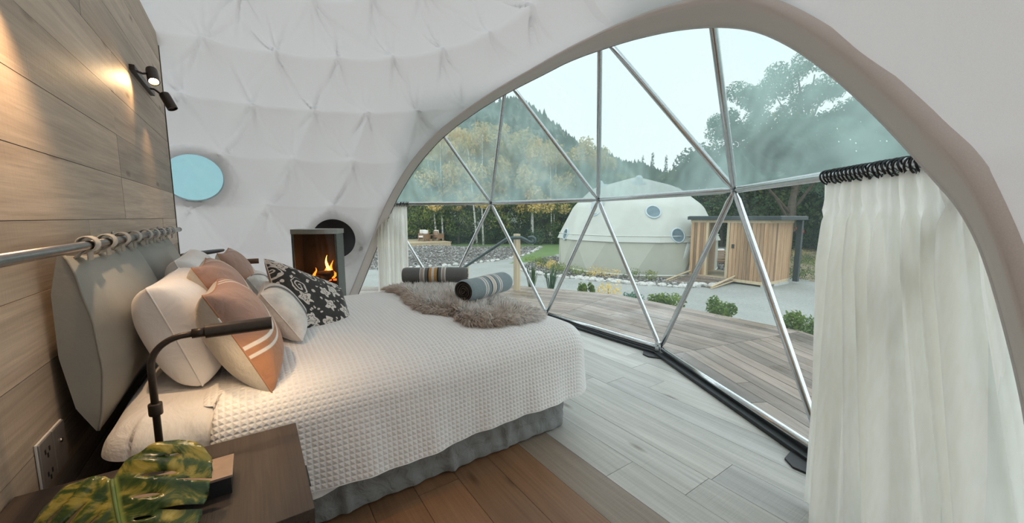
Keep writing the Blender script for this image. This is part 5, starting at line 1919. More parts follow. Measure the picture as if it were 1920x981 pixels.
# ------------------------------------------------------------------ neighbouring dome
def other_dome():
    root = thing('canvas_dome', 'pale faceted canvas dome tent across the gravel yard', 'dome tent', tuple(D2))
    R = 3.63; cz = 0.6
    rings = [(0.0, 12, 0.0), (1.56, 12, 15.0), (2.80, 12, 0.0), (3.62, 6, 15.0), (3.78, 6, 15.0)]
    rot = 8.0

    def pt(z, az_):
        r = math.sqrt(max(R * R - (z - cz) ** 2, 0.0)); a = math.radians(az_ + rot)
        return (D2.x + r * math.cos(a), D2.y + r * math.sin(a), D2.z + z)
    low = MB(); up = MB(); mid = MB()
    ring = lambda k: [pt(rings[k][0], rings[k][2] + i * 360 / rings[k][1]) for i in range(rings[k][1])]
    r0, r1, r2, r3 = ring(0), ring(1), ring(2), ring(3)
    vs = r0 + r1
    fs = []
    for i in range(12):
        j = (i + 1) % 12
        fs += [(i, j, 12 + i), (j, 12 + j, 12 + i)]
    low.add(vs, fs)
    lo = low.build('lower_canvas', 'canvas_low', root)
    vs = r1 + r2; fs = []
    for i in range(12):
        j = (i + 1) % 12
        fs += [(i, j, 12 + j), (i, 12 + j, 12 + i)]
    top = pt(4.18, 0)
    b = len(vs)
    vs += r3 + [(D2.x, D2.y, D2.z + 4.16)]
    for i in range(6):
        j = (i + 1) % 6
        a, b1, c = 12 + 2 * i, 12 + (2 * i + 1) % 12, 12 + (2 * i + 2) % 12
        fs += [(a, b1, b + i), (b1, c, b + i), (c, b + j, b + i), (b + i, b + j, b + 6)]
    up.add(vs, fs)
    upo = up.build('upper_canvas', 'canvas', root)
    md = upo.modifiers.new('soft', 'BEVEL'); md.width = 0.12; md.segments = 3; md.limit_method = 'NONE'
    # hem and mid seam tapes
    MB().tube([Vector(p) + (Vector(p) - D2).normalized() * 0.02 for p in r1 + r1[:1]], 0.014, 6, False).build('seam_tape', 'canvas_line', root, True)
    MB().tube([(p[0], p[1], p[2] + 0.05) for p in r0 + r0[:1]], 0.035, 6, False).build('hem', 'canvas_line', root, True)
    MB().prism([(p[0] - (p[0] - D2.x) * -0.01, p[1]) for p in r0], D2.z - 0.15, D2.z + 0.03).build('floor_deck', 'pale_timber', root)
    # portholes on the facets facing the yard
    c = Vector((D2.x, D2.y, D2.z + cz))

    def disc(az_, z, r, nm='porthole', off=0.02):
        # the real facet distance from the centre is a little under R
        dirv = Vector(pt(z, az_ - rot)) - c
        p = c + dirv.normalized() * (R * 0.965 + off)
        q = dirv.to_track_quat('Z', 'Y').to_matrix().to_4x4()
        Mh = Matrix.Translation(p) @ q
        o = MB().lathe([(r, -0.05), (r * 1.02, 0.03), (r * 0.86, 0.05), (r * 0.84, 0.01)], 28, Mh).build(nm, 'porthole_grey', root, True)
        MB().lathe([(r * 0.85, 0.005), (r * 0.85, 0.02)], 28, Mh).build('pane', 'porthole_glass', o)
    disc(231, 2.55, 0.30); disc(246, 1.62, 0.30); disc(158, 1.55, 0.27); disc(186, 2.62, 0.27)
    # hood over the upper left porthole
    for az_, z in ((186, 2.75),):
        dirv = Vector(pt(z, az_ - rot)) - c
        p = c + dirv.normalized() * (R * 0.97 + 0.06)
        Mh = Matrix.Translation(p) @ dirv.to_track_quat('Z', 'Y').to_matrix().to_4x4()
        MB().box((-0.3, -0.05, -0.02), (0.3, 0.30, 0.02), Mh @ Matrix.Rotation(0.5, 4, 'X'), 0.01).build('hood', 'porthole_grey', root)
    for (az_, z) in ((150, 3.80), (222, 3.90)):
        dirv = Vector(pt(z, az_ - rot)) - c
        p = c + dirv.normalized() * (R * 0.955)
        Mh = Matrix.Translation(p) @ dirv.to_track_quat('Z', 'Y').to_matrix().to_4x4()
        MB().lathe([(0.30, -0.05), (0.28, 0.03), (0.17, 0.07), (0.15, 0.25), (0.10, 0.30), (0.02, 0.31)], 20, Mh).build('vent_cap', 'porthole_grey', root, True)
    # translucent pleated panel beside the cabin
    pl = MB(); vs = []; fs = []
    n_ = 24
    for i in range(n_ + 1):
        t = i / n_
        az_ = 246 + 14 * t
        pz0, pz1 = 0.15, 1.50
        wob = 0.035 * (i % 2)
        for z, a_ in ((pz0, az_), (pz1, az_ * 0.35 + 258 * 0.65)):
            d_ = Vector(pt(z, a_ - rot)) - c
            vs.append(c + d_.normalized() * (R * 0.972 + wob))
    for i in range(n_):
        fs.append((2 * i, 2 * i + 2, 2 * i + 3, 2 * i + 1))
    pl.add(vs, fs).build('pleated_panel', 'canvas_pale', root)
    return root


other_dome()


# ------------------------------------------------------------------ cedar cabin beside it
def cabin():
    X0, YA, YB, ZB, ZT = 13.65, 8.05, 5.42, -0.72, 1.20
    root = thing('cedar_cabin', 'small flat roofed cedar cabin with an open doorway beside the canvas dome', 'cabin', (14.5, 6.7, -0.9))
    cr_ = random.Random(3)
    bw = 0.118
    y = YA
    d0, d1 = YA - 0.62, YA - 1.36           # doorway
    mesh_cache = {}

    def board(x, y0, y1, z0, z1, x1=None):
        o = MB().box((x, y0, z0), (x + 0.022 if x1 is None else x1, y1, z1), bev=0.003).build('board', 'cedar', root)
        return o
    while y > YB + 0.02:
        y1 = max(y - bw, YB)
        if not (y1 < d0 - 0.01 and y > d1 + 0.01):
            pr = cr_.uniform(-0.006, 0.006)
            board(X0 + pr, y1 + 0.006, y - 0.002, ZB, ZT)
        y -= bw
    # end wall towards the camera side
    x = X0 + 0.03
    while x < X0 + 1.75:
        pr = cr_.uniform(-0.005, 0.005)
        MB().box((x, YB + pr, ZB), (x + bw - 0.006, YB + 0.022 + pr, ZT), bev=0.003).build('board', 'cedar', root)
        x += bw
    # back wall, open beside the doorway so daylight shows through
    MB().box((X0 + 1.72, YB, ZB), (X0 + 1.77, YA - 0.62, ZT)).build('back_wall', 'cedar', root)
    MB().box((X0, YA - 0.02, ZB), (X0 + 1.77, YA, ZT)).build('side_wall', 'cedar', root)
    for yy in (d0, d1):
        MB().box((X0 - 0.02, yy - 0.045, ZB), (X0 + 0.10, yy + 0.045, ZT), bev=0.004).build('door_post', 'pale_timber', root)
    MB().box((X0 - 0.02, YB - 0.02, ZT), (X0 + 0.05, YA + 0.02, ZT + 0.10), bev=0.004).build('beam', 'pale_timber', root)
    MB().box((X0, YB - 0.03, ZT), (X0 + 1.77, YB + 0.03, ZT + 0.10), bev=0.004).build('beam', 'pale_timber', root)
    rf = MB().box((X0 - 0.16, YB - 0.35, ZT + 0.10), (X0 + 2.0, YA + 0.08, ZT + 0.22), bev=0.01).build('roof', 'fascia', root)
    MB().box((X0 - 0.12, YB - 0.31, ZT + 0.22), (X0 + 1.96, YA + 0.04, ZT + 0.235)).build('membrane', 'roof', rf)
    MB().box((X0 + 1.80, YB - 0.25, ZB - 0.1), (X0 + 1.95, YB - 0.10, ZT + 0.10)).build('dark_post', 'fascia', root)
    MB().box((X0 - 0.01, YB, ZB - 0.10), (X0 + 1.77, YA, ZB)).build('floor_frame', 'pale_timber', root)
    MB().box((X0 + 0.6, YB - 0.02, -0.98), (X0 + 1.77, YB + 0.25, ZB - 0.10)).build('footing', 'concrete', root)
    MB().box((X0, YB, -0.98), (X0 + 0.15, YB + 0.15, ZB - 0.10)).build('footing', 'concrete', root)
    # latch
    MB().box((X0 - 0.03, d1 - 0.22, 0.33), (X0 - 0.008, d1 - 0.14, 0.47), bev=0.006).build('latch', 'black_metal', root)
    # ramp in front of the doorway
    rp_ = thing('entry_ramp', 'timber ramp with pale edge rails leading to the cabin doorway', 'ramp', (12.9, 7.1, -0.9))
    n_ = 10
    for k in range(n_):
        xa = X0 - 0.02 - k * 0.14
        z = ZB - 0.02 - 0.016 * k
        MB().box((xa - 0.135, d1 - 0.25, z - 0.03), (xa, d0 + 0.55, z), bev=0.003).build('board', 'deck_wood', rp_)
    for yy in (d1 - 0.30, d0 + 0.58):
        MB().tube([(X0, yy, ZB + 0.10), (X0 - 1.5, yy, ZB - 0.12)], 0.035, 4).build('edge_rail', 'pale_timber', rp_)
        MB().tube([(X0, yy, ZB - 0.06), (X0 - 1.5, yy, ZB - 0.18)], 0.03, 4).build('edge_rail', 'pale_timber', rp_)
    return root


cabin()


# ------------------------------------------------------------------ garden chairs and table
def garden_chair(loc, rz, label, group='slatted garden armchairs', first=[None]):
    if first[0] is None:
        root = thing('garden_chair', label, 'chair', (0, 0, 0), group)
        for sx_ in (-0.30, 0.26):
            for sy_ in (-0.30, 0.26):
                MB().box((sx_, sy_, 0), (sx_ + 0.045, sy_ + 0.045, 0.60 if sy_ < 0 else 0.78)).build('leg', 'teak', root)
        for sx_ in (-0.32, 0.25):
            MB().box((sx_, -0.34, 0.58), (sx_ + 0.075, 0.32, 0.61), bev=0.004).build('armrest', 'teak', root)
            MB().box((sx_ + 0.015, -0.28, 0.18), (sx_ + 0.05, 0.28, 0.56)).build('side_panel', 'teak', root)
        for k in range(5):
            MB().box((-0.26, 0.275, 0.32 + 0.10 * k), (0.26, 0.30, 0.39 + 0.10 * k)).build('back_slat', 'teak', root)
        MB().box((-0.26, -0.28, 0.26), (0.26, 0.28, 0.30)).build('seat_frame', 'teak', root)
        MB().box((-0.25, -0.30, 0.30), (0.25, 0.16, 0.43), bev=0.03).build('seat_cushion', 'cushion_white', root)
        MB().box((-0.25, 0.14, 0.40), (0.25, 0.27, 0.86), bev=0.04).build('back_cushion', 'cushion_white', root)
        first[0] = root
        o = root
    else:
        o = copy_tree(first[0])
    o.location = loc
    o.rotation_euler = (0, 0, rz)
    tag(o, label, 'chair', group)
    return o


fd = thing('far_terrace', 'low pale timber terrace carrying the garden chairs beyond the mound', 'terrace', (9.5, 29, -0.9))
for k in range(12):
    MB().box((3.0, 26.6 + 0.42 * k, -0.52), (12.6, 27.0 + 0.42 * k, -0.47)).build('board', 'pale_timber', fd)
MB().box((3.0, 26.62, -0.80), (12.55, 31.6, -0.52)).build('side_skirt', 'pale_timber', fd)
MB().box((3.1, 26.7, -0.95), (12.4, 31.5, -0.80)).build('base', 'fascia', fd)
garden_chair((11.05, 28.3, -0.47), math.radians(-70), 'slatted wooden armchair with white cushion, left of the little table on the terrace')
garden_chair((12.15, 28.0, -0.47), math.radians(105), 'slatted wooden armchair seen from behind at the right end of the terrace')
garden_chair((11.35, 29.2, -0.47), math.radians(-20), 'wooden armchair with tall white back cushion at the back of the terrace')
garden_chair((17.0, 8.85, -0.85), math.radians(165), 'slatted wooden chair seen through the cabin doorway')
tb = thing('garden_table', 'small wooden side table between the terrace armchairs', 'table', (11.65, 28.25, -0.47))
MB().box((11.42, 28.02, 0.0), (11.88, 28.48, 0.03)).build('top', 'teak', tb)
for sx_ in (11.44, 11.82):
    for sy_ in (28.04, 28.42):
        MB().box((sx_, sy_, -0.47), (sx_ + 0.04, sy_ + 0.04, 0.0)).build('leg', 'teak', tb)


# ------------------------------------------------------------------ stones and low plants
def rock_mesh(seed):
    bm = bmesh.new()
    bmesh.ops.create_icosphere(bm, subdivisions=2, radius=0.5)
    r_ = random.Random(seed)
    ax = [Vector((r_.uniform(-1, 1), r_.uniform(-1, 1), r_.uniform(-1, 1))).normalized() for _ in range(6)]
    for v in bm.verts:
        s_ = 1.0
        for a in ax:
            d_ = v.co.normalized().dot(a)
            if d_ > 0.72: s_ *= 1 - (d_ - 0.72) * 0.8
        v.co *= s_ * r_.uniform(0.95, 1.05)
        v.co.z *= 0.68
    me = bpy.data.meshes.new('stone'); bm.to_mesh(me); bm.free()
    me.materials.append(MAT['stone'])
    return me


rocks = [rock_mesh(i) for i in range(5)]
sr = random.Random(8)


def stone(x, y, s_, label, group):
    o = bpy.data.objects.new('edging_stone', sr.choice(rocks)); COL.objects.link(o)
    o.location = (x, y, float(ground_z(x, y)) + 0.10 * s_)
    o.scale = (s_, s_ * sr.uniform(0.7, 1.0), s_ * sr.uniform(0.7, 1.0)); o.rotation_euler = (0, 0, sr.uniform(0, 6.28))
    tag(o, label, 'stone', group)


for k in range(44):
    a = math.radians(162 + 88 * k / 43 + sr.uniform(-0.6, 0.6))
    rr = 5.30 + 0.25 * math.sin(a * 5) + sr.uniform(-0.08, 0.08)
    stone(D2.x + rr * math.cos(a), D2.y + rr * math.sin(a), sr.uniform(0.20, 0.40), 'pale stone in the row edging the bed below the canvas dome', 'edging stones below the canvas dome')
for k in range(30):
    t = k / 29
    x_ = 5.0 + 13 * t; y_ = np.interp(x_, [4.5, 8.2, 10.8, 13.2, 18.2], [17.0, 16.4, 17.0, 18.2, 22.6])
    stone(x_ + sr.uniform(-0.2, 0.2), y_ + sr.uniform(-0.15, 0.15), sr.uniform(0.18, 0.36), 'pale stone along the foot of the mulch mound', 'stones round the mulch mound')
for k in range(22):
    t = k / 21
    stone(11.3 + 6 * t + sr.uniform(-0.2, 0.2), 3.25 + 0.9 * t + sr.uniform(-0.2, 0.2), sr.uniform(0.18, 0.38), 'pale stone edging the bank right of the cabin', 'stones along the right bank')


def leaf_cloud(name, centers, radii, n_, size, mat, parent, seed, up=0.2, shell=0.55, aspect=0.55):
    r_ = np.random.default_rng(seed)
    centers = np.array(centers, float); radii = np.array(radii, float)
    vol = radii.prod(1); s = r_.choice(len(centers), n_, p=vol ** 0.7 / (vol ** 0.7).sum())
    d = r_.normal(0, 1, (n_, 3)); d /= np.linalg.norm(d, axis=1)[:, None]
    rad = r_.uniform(shell ** 3, 1.0, n_) ** (1 / 3)
    c = centers[s] + d * rad[:, None] * radii[s]
    nrm = d + r_.normal(0, 0.7, (n_, 3)); nrm[:, 2] += up; nrm /= np.linalg.norm(nrm, axis=1)[:, None]
    t = np.cross(nrm, r_.normal(0, 1, (n_, 3))); t /= np.linalg.norm(t, axis=1)[:, None]
    b = np.cross(nrm, t)
    sz = size * r_.uniform(0.6, 1.3, n_)[:, None]
    V = np.stack([c - t * sz, c + b * sz * aspect + nrm * sz * 0.12, c + t * sz, c - b * sz * aspect + nrm * sz * 0.12], 1).reshape(-1, 3)
    F = np.arange(n_ * 4).reshape(-1, 4)
    o = np_mesh(name, V, F, mat, parent, None, False)
    o['kind'] = 'stuff'
    return o


def shrub(x, y, r, h, label, mat='leaf_shrub', n_=500, seed=0, spiky=False):
    z = float(ground_z(x, y))
    root = thing('low_shrub', label, 'shrub', (x, y, z), 'low garden shrubs')
    r_ = random.Random(seed)
    if spiky:
        b = MB()
        for k in range(34):
            a = r_.uniform(0, 6.28); l = r_.uniform(0.6, 1.0) * h; sp = r_.uniform(0.15, 0.8) * r
            d_ = Vector((math.cos(a), math.sin(a), 0)); s_ = Vector((-d_.y, d_.x, 0)) * 0.012
            p0 = Vector((x, y, z)) + d_ * 0.04; p1 = p0 + d_ * sp * 0.5 + Vector((0, 0, l * 0.75)); p2 = p0 + d_ * sp + Vector((0, 0, l))
            b.add([p0 - s_, p0 + s_, p1 + s_ * 0.8, p1 - s_ * 0.8, p2], [(0, 1, 2, 3), (3, 2, 4)])
        o = b.build('blades', mat, root); o['kind'] = 'stuff'
        return root
    cs = [(x + r_.uniform(-0.9, 0.9) * r, y + r_.uniform(-0.9, 0.9) * r, z + h * r_.uniform(0.3, 0.62)) for _ in range(9)]
    leaf_cloud('foliage', cs, [(r * q, r * q, h * q * 0.8) for q in [r_.uniform(0.3, 0.62) for _ in range(9)]], n_, 0.028, mat, root, seed)
    MB().tube([(x, y, z - 0.03), (x, y, z + h * 0.5)], 0.012, 6).build('stem', 'bark', root)
    return root


shrub(6.02, 5.92, 0.13, 0.36, 'round bright green shrub beyond the left part of the deck', seed=1, n_=700)
shrub(6.25, 4.78, 0.20, 0.24, 'low grey green plant at the middle of the deck edge', 'leaf_euc', 350, 2)
shrub(6.22, 4.02, 0.25, 0.27, 'spreading yellow green shrub along the middle of the deck edge', n_=900, seed=3)
shrub(6.35, 3.22, 0.22, 0.30, 'spreading yellow green shrub right of the middle pane post', n_=900, seed=4)
shrub(6.55, 2.10, 0.18, 0.36, 'leafy green shrub by the small lawn at the right', n_=800, seed=5)
shrub(5.75, 6.80, 0.40, 0.75, 'dark spiky tussock at the far deck edge, right of the stair post', 'leaf_dark', seed=6, spiky=True)
shrub(5.00, 6.55, 0.32, 0.70, 'dark spiky tussock beside the stair post', 'leaf_dark', seed=7, spiky=True)
shrub(6.10, 5.35, 0.18, 0.40, 'dry brownish plant between deck shrubs', 'leaf_yellow', 250, 8)
sd = [(10.6, 12.0), (10.9, 13.2), (10.4, 11.0), (11.2, 14.0), (10.9, 9.9), (11.6, 14.9), (11.8, 8.9)]
for k, (x_, y_) in enumerate(sd):
    o = shrub(x_, y_, 0.5, 0.42, 'low autumn coloured plant in the bed round the canvas dome', ['leaf_green', 'leaf_yellow', 'leaf_shrub'][k % 3], 500, 20 + k)
    o['group'] = 'plants round the canvas dome'
for k in range(9):
    r_ = random.Random(k + 60)
    x_ = r_.uniform(16, 30); y_ = np.interp(x_, [16, 30], [5.0, 9.0]) + r_.uniform(-1.6, 1.4)
    o = shrub(x_, y_, 0.8, 0.5, 'rough plant on the bank right of the cabin', ['leaf_green', 'leaf_dark', 'leaf_yellow'][k % 3], 600, 80 + k)
    o['group'] = 'plants on the right bank'


x_, y_ = (lambda k, d: (math.sin(0.59954) * d + math.cos(0.59954) * d * k, math.cos(0.59954) * d - math.sin(0.59954) * d * k))(0.752, 20.0)
rs_ = thing('red_leaved_shrub', 'small shrub with a tuft of red leaves right of the cabin roof', 'shrub', (x_, y_, -0.9))
leaf_cloud('foliage', [(x_, y_, 0.80), (x_ + 0.1, y_, 0.62)], [(0.17, 0.17, 0.14)] * 2, 260, 0.05, 'leaf_red', rs_, 91)
MB().tube([(x_, y_, -0.95), (x_ + 0.05, y_, 0.0), (x_, y_, 0.75)], [0.03, 0.02, 0.01], 6).build('stem', 'bark', rs_)


# ------------------------------------------------------------------ trees
def tree_proto(name, cat, crown, trunk_pts, trunk_mat, leaf_mat, n_, size, seed, shell=0.5, branches=5, cr=0.12):
    root = thing(name, 'tree', cat, (0, 0, 0))
    cs, rs = crown
    leaf_cloud('foliage', cs, rs, n_, size, leaf_mat, root, seed, shell=shell)
    for tp_ in trunk_pts:
        n2 = len(tp_)
        MB().tube(tp_, [cr * (1 - 0.75 * k / (n2 - 1)) for k in range(n2)], 7).build('trunk', trunk_mat, root, True)
    r_ = random.Random(seed)
    b = 0
    for _ in range(branches):
        tp_ = r_.choice(trunk_pts)
        p0 = Vector(tp_[len(tp_) // 2]); c = Vector(r_.choice(list(cs)))
        MB().tube([p0, (p0 + c) / 2 + Vector((0, 0, 0.2)), c], [cr * 0.4, cr * 0.25, cr * 0.1], 5).build('branch', trunk_mat, root, True)
    return root


def blobs(n_, h0, h1, rx, seed, taper=0.5, br=(0.9, 1.5)):
    r_ = random.Random(seed)
    cs, rs = [], []
    for k in range(n_):
        t = r_.random()
        w = rx * (1 - taper * abs(2 * t - 0.7))
        a = r_.uniform(0, 6.28); q = w * math.sqrt(r_.random())
        cs.append((q * math.cos(a), q * math.sin(a), h0 + (h1 - h0) * t))
        s_ = r_.uniform(*br)
        rs.append((s_, s_, s_ * 0.8))
    return cs, rs


protos = {
    'birch': tree_proto('birch_tree', 'tree', blobs(26, 3.4, 9.6, 2.1, 1, 0.5, (0.55, 1.15)), [[(0, 0, -0.3), (0.1, 0.05, 3), (0.0, 0.2, 9)], [(0.5, 0.2, -0.3), (0.8, 0.3, 3.5), (1.2, 0.5, 8)]], 'birch', 'leaf_yellow', 5200, 0.13, 1, 0.25, 6, 0.10),
    'round': tree_proto('broadleaf_tree', 'tree', blobs(26, 1.4, 7.0, 2.6, 2, 0.4, (0.7, 1.4)), [[(0, 0, -0.3), (0.1, 0, 2), (0, 0.2, 5.5)]], 'bark', 'leaf_green', 6000, 0.14, 2, 0.4, 6, 0.16),
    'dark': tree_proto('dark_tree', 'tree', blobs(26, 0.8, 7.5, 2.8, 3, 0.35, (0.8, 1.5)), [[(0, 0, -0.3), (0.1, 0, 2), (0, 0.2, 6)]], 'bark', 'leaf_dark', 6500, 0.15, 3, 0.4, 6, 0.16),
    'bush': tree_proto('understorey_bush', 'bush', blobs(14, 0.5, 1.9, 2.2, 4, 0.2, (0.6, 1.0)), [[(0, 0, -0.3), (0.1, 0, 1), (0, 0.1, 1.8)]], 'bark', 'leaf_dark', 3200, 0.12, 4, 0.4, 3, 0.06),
    'cedar': tree_proto('conifer_tree', 'tree', ([(0, 0, 0.8 + 9 * k / 11) for k in range(12)], [(1.5 * (1 - k / 12.5) + 0.08, 1.5 * (1 - k / 12.5) + 0.08, 0.62) for k in range(12)]), [[(0, 0, -0.3), (0, 0, 5), (0, 0, 10)]], 'bark', 'leaf_conifer', 3800, 0.13, 5, 0.2, 0, 0.12),
}
used_p = set()


def plant(kind, x, y, s_, label, group, rz=None, sz=None, z=None):
    if kind not in used_p:
        used_p.add(kind); o = protos[kind]
    else:
        o = copy_tree(protos[kind])
    o.location = (x, y, float(ground_z(x, y)) if z is None else z)
    tr_ = random.Random(int(x * 100 + y * 7))
    o.rotation_euler = (0, 0, tr_.uniform(0, 6.28) if rz is None else rz)
    o.scale = (s_, s_, s_ if sz is None else sz)
    o['label'] = label; o['group'] = group
    return o


cyaw = math.radians(34.351)
FH = Vector((math.sin(cyaw), math.cos(cyaw), 0)); RT = Vector((math.cos(cyaw), -math.sin(cyaw), 0))


def spot_at(k, depth):
    """a place on the ground at a given depth and sideways ratio seen from the room"""
    p = FH * depth + RT * depth * k
    return p.x, p.y


GL = 'trees beyond the lawn'
L_B = 'tall yellow leaved birch in the tree line beyond the lawn'
L_R = 'green and gold broadleaf tree in the tree line beyond the lawn'
L_D = 'dark green tree in the shade of the tree line'
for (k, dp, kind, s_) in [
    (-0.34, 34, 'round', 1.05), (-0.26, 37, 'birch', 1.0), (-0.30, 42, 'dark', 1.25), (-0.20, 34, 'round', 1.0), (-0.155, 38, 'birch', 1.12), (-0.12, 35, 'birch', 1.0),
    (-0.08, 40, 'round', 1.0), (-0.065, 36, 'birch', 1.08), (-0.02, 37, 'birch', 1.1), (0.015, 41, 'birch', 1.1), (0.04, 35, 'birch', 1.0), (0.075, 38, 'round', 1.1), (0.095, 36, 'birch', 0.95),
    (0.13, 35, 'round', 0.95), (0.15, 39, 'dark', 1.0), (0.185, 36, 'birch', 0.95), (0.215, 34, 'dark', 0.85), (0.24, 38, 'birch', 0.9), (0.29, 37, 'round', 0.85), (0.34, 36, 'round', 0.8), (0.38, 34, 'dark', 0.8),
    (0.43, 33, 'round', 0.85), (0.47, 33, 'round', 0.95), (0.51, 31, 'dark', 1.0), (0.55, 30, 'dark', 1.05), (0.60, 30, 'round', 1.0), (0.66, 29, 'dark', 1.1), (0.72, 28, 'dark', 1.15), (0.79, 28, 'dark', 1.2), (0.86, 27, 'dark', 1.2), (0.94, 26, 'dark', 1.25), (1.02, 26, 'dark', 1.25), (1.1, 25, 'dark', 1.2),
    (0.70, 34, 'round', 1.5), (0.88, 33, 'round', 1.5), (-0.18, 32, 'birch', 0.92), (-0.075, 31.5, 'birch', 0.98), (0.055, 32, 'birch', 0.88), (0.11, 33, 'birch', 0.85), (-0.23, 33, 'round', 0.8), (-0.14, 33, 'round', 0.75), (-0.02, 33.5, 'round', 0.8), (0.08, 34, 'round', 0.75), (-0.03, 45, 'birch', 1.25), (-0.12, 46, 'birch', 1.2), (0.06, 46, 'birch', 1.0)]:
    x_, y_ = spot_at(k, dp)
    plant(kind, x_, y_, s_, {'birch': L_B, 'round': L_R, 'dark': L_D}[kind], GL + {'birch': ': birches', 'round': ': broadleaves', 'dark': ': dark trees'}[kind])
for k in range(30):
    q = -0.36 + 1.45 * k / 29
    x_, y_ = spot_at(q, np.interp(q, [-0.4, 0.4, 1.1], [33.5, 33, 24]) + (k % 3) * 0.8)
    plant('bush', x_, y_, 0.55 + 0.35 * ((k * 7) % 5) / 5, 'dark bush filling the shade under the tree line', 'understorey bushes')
# conifer tops behind the neighbouring dome
for k, (q, dp, s_, sz) in enumerate([(0.335, 72, 0.9, 1.02), (0.36, 74, 1.0, 1.08), (0.395, 70, 0.9, 1.0), (0.415, 74, 0.9, 0.95), (0.445, 70, 0.9, 0.95), (0.465, 72, 0.9, 1.0), (0.49, 68, 0.9, 1.03), (0.52, 70, 1.0, 0.95), (0.30, 76, 0.9, 0.95), (0.26, 80, 1.0, 0.98)]):
    x_, y_ = spot_at(q, dp)
    plant('cedar', x_, y_, s_, 'pointed conifer rising behind the canvas dome', 'conifers behind the canvas dome', sz=sz * 1.28, z=-0.9)


def eucalypt():
    x0, y0 = spot_at(0.70, 21.5)
    root = thing('eucalyptus_tree', 'large eucalyptus, blue green with haze in its leaf colour, towering behind the cabin', 'tree', (x0, y0, -0.9))
    r_ = random.Random(4)
    # crown masses as (sideways ratio offset in m, height, radius)
    masses = [(-2.6, 8.6, 1.0), (-3.4, 6.8, 1.1), (-3.0, 5.3, 1.0), (-2.0, 7.2, 1.2), (-1.6, 4.6, 1.0), (-0.8, 8.8, 1.3), (-0.3, 6.6, 1.5), (0.2, 10.2, 1.1), (0.9, 8.6, 1.4), (1.5, 6.8, 1.6), (2.2, 9.4, 1.1), (2.8, 7.6, 1.4), (3.5, 6.0, 1.5), (0.6, 4.8, 1.3), (2.2, 4.6, 1.3), (4.2, 7.6, 1.0), (4.8, 5.4, 1.3), (5.6, 6.6, 1.0), (3.6, 4.2, 1.2), (5.6, 4.2, 1.2), (-3.9, 7.7, 0.7), (1.6, 10.9, 0.8), (3.4, 9.2, 0.8), (6.6, 5.4, 1.0)]
    cs, rs = [], []
    for (sx_, h, r) in masses:
        for q in range(4):
            p = Vector((x0, y0, -0.9)) + RT * (sx_ + r_.uniform(-0.5, 0.5)) + FH * r_.uniform(-1.5, 1.5) + Vector((0, 0, h + r_.uniform(-0.4, 0.4)))
            cs.append(tuple(p)); s_ = r * r_.uniform(0.45, 0.75); rs.append((s_, s_, s_ * 0.75))
    leaf_cloud('foliage', cs, rs, 44000, 0.10, 'leaf_euc', root, 77, up=0.0, shell=0.3, aspect=0.33)
    base = Vector((x0, y0, -1.0)) + RT * 0.5
    tr_ = [base, base + Vector((0.1, 0, 3)), base + RT * 0.4 + Vector((0, 0, 6)), base + RT * 0.7 + Vector((0, 0, 10))]
    MB().tube(tr_, [0.22, 0.18, 0.11, 0.03], 9).build('trunk', 'bark', root, True)
    for k in range(14):
        m_ = masses[k]
        e = Vector((x0, y0, -0.9)) + RT * m_[0] + Vector((0, 0, m_[1]))
        s_ = base + RT * 0.3 + Vector((0, 0, max(1.5, m_[1] - 3)))
        MB().tube([s_, (s_ + e) / 2 + Vector((0, 0, 0.4)), e], [0.09, 0.06, 0.02], 6).build('branch', 'bark', root, True)


eucalypt()


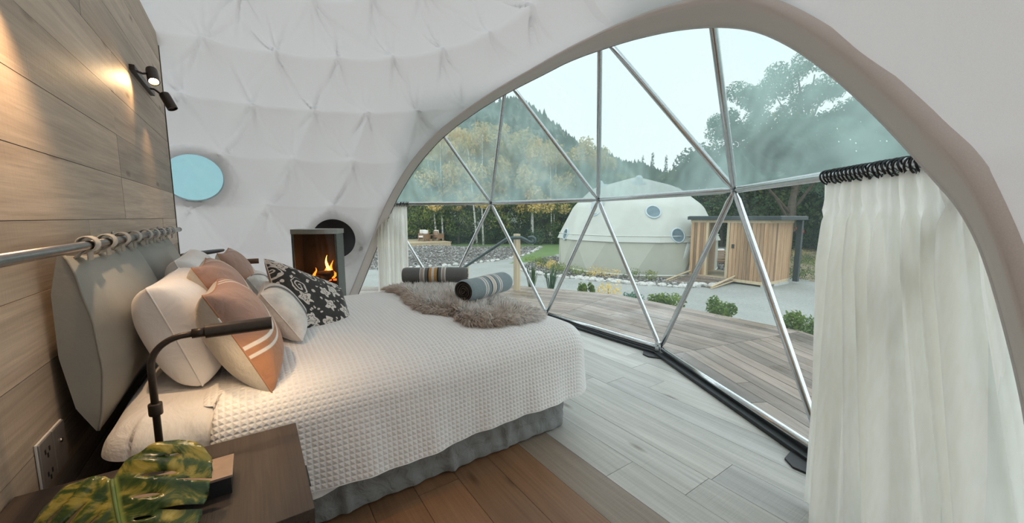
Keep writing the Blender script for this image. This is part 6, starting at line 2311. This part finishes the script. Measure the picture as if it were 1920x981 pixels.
# ------------------------------------------------------------------ hill
def hill():
    ridge = [(-0.75, 12), (-0.55, 22), (-0.36, 30), (-0.28, 46), (-0.155, 60), (-0.077, 71), (0.003, 75), (0.056, 69), (0.14, 52), (0.196, 44.5), (0.28, 37.5), (0.38, 30), (0.48, 24), (0.62, 20), (0.9, 16), (1.4, 12)]
    kq = np.linspace(-0.75, 1.4, 150)
    hz = np.interp(kq, [r[0] for r in ridge], [r[1] for r in ridge])
    t = np.linspace(0, 1, 60)
    r_ = np.random.default_rng(5)
    P = np.zeros((150, 60, 3))
    for i, q in enumerate(kq):
        for j, s_ in enumerate(t):
            dp = 90 + 210 * s_ if s_ <= 0.75 else 90 + 210 * s_ + (s_ - 0.75) * 200
            dist = dp
            ratio = hz[i] / (250 * 0.98)
            prof = (s_ / 0.75) ** 1.25 if s_ <= 0.75 else 1 - ((s_ - 0.75) / 0.25) ** 1.5
            h = ratio * 247.5 * prof
            p = FH * dist * (0.985) + RT * dist * q
            nz = 1.2 * math.sin(q * 60 + s_ * 9) * s_ + 0.9 * math.sin(q * 131 + s_ * 31) * s_ + r_.normal(0, 0.5) * s_
            P[i, j] = (p.x, p.y, -1.2 + h + nz)
    o = grid_mesh('hill', P, 'hill')
    tag(o, 'forested hill rising behind the trees', kind='structure')
    # scattered trees on its face: uncountable
    N = 9000
    ii = r_.integers(0, 149, N); jj = (np.sqrt(r_.uniform(0.02, 1, N)) * 45).astype(int)
    fu, fv = r_.random(N)[:, None], r_.random(N)[:, None]
    b = (P[ii, jj] * (1 - fu) + P[ii + 1, jj] * fu) * (1 - fv) + (P[ii, jj + 1] * (1 - fu) + P[ii + 1, jj + 1] * fu) * fv
    hh = r_.uniform(1.2, 3.2, N); hh[r_.random(N) < 0.02] *= 1.9
    wd = hh * r_.uniform(0.28, 0.5, N)
    V = []
    ang = np.linspace(0, 2 * PI, 6)[:-1]
    ring = np.stack([np.cos(ang), np.sin(ang), np.zeros(5)], -1)
    V = np.concatenate([b[:, None] + ring[None] * wd[:, None, None], (b + np.c_[np.zeros((N, 2)), hh])[:, None]], 1).reshape(-1, 3)
    f = np.array([(k, (k + 1) % 5, 5) for k in range(5)])
    F = (np.arange(N)[:, None, None] * 6 + f[None]).reshape(-1, 3)
    o = np_mesh('hillside_forest', V, F, 'leaf_conifer', None, None, False)
    tag(o, 'distant conifers covering the hillside', 'forest', kind='stuff')


hill()
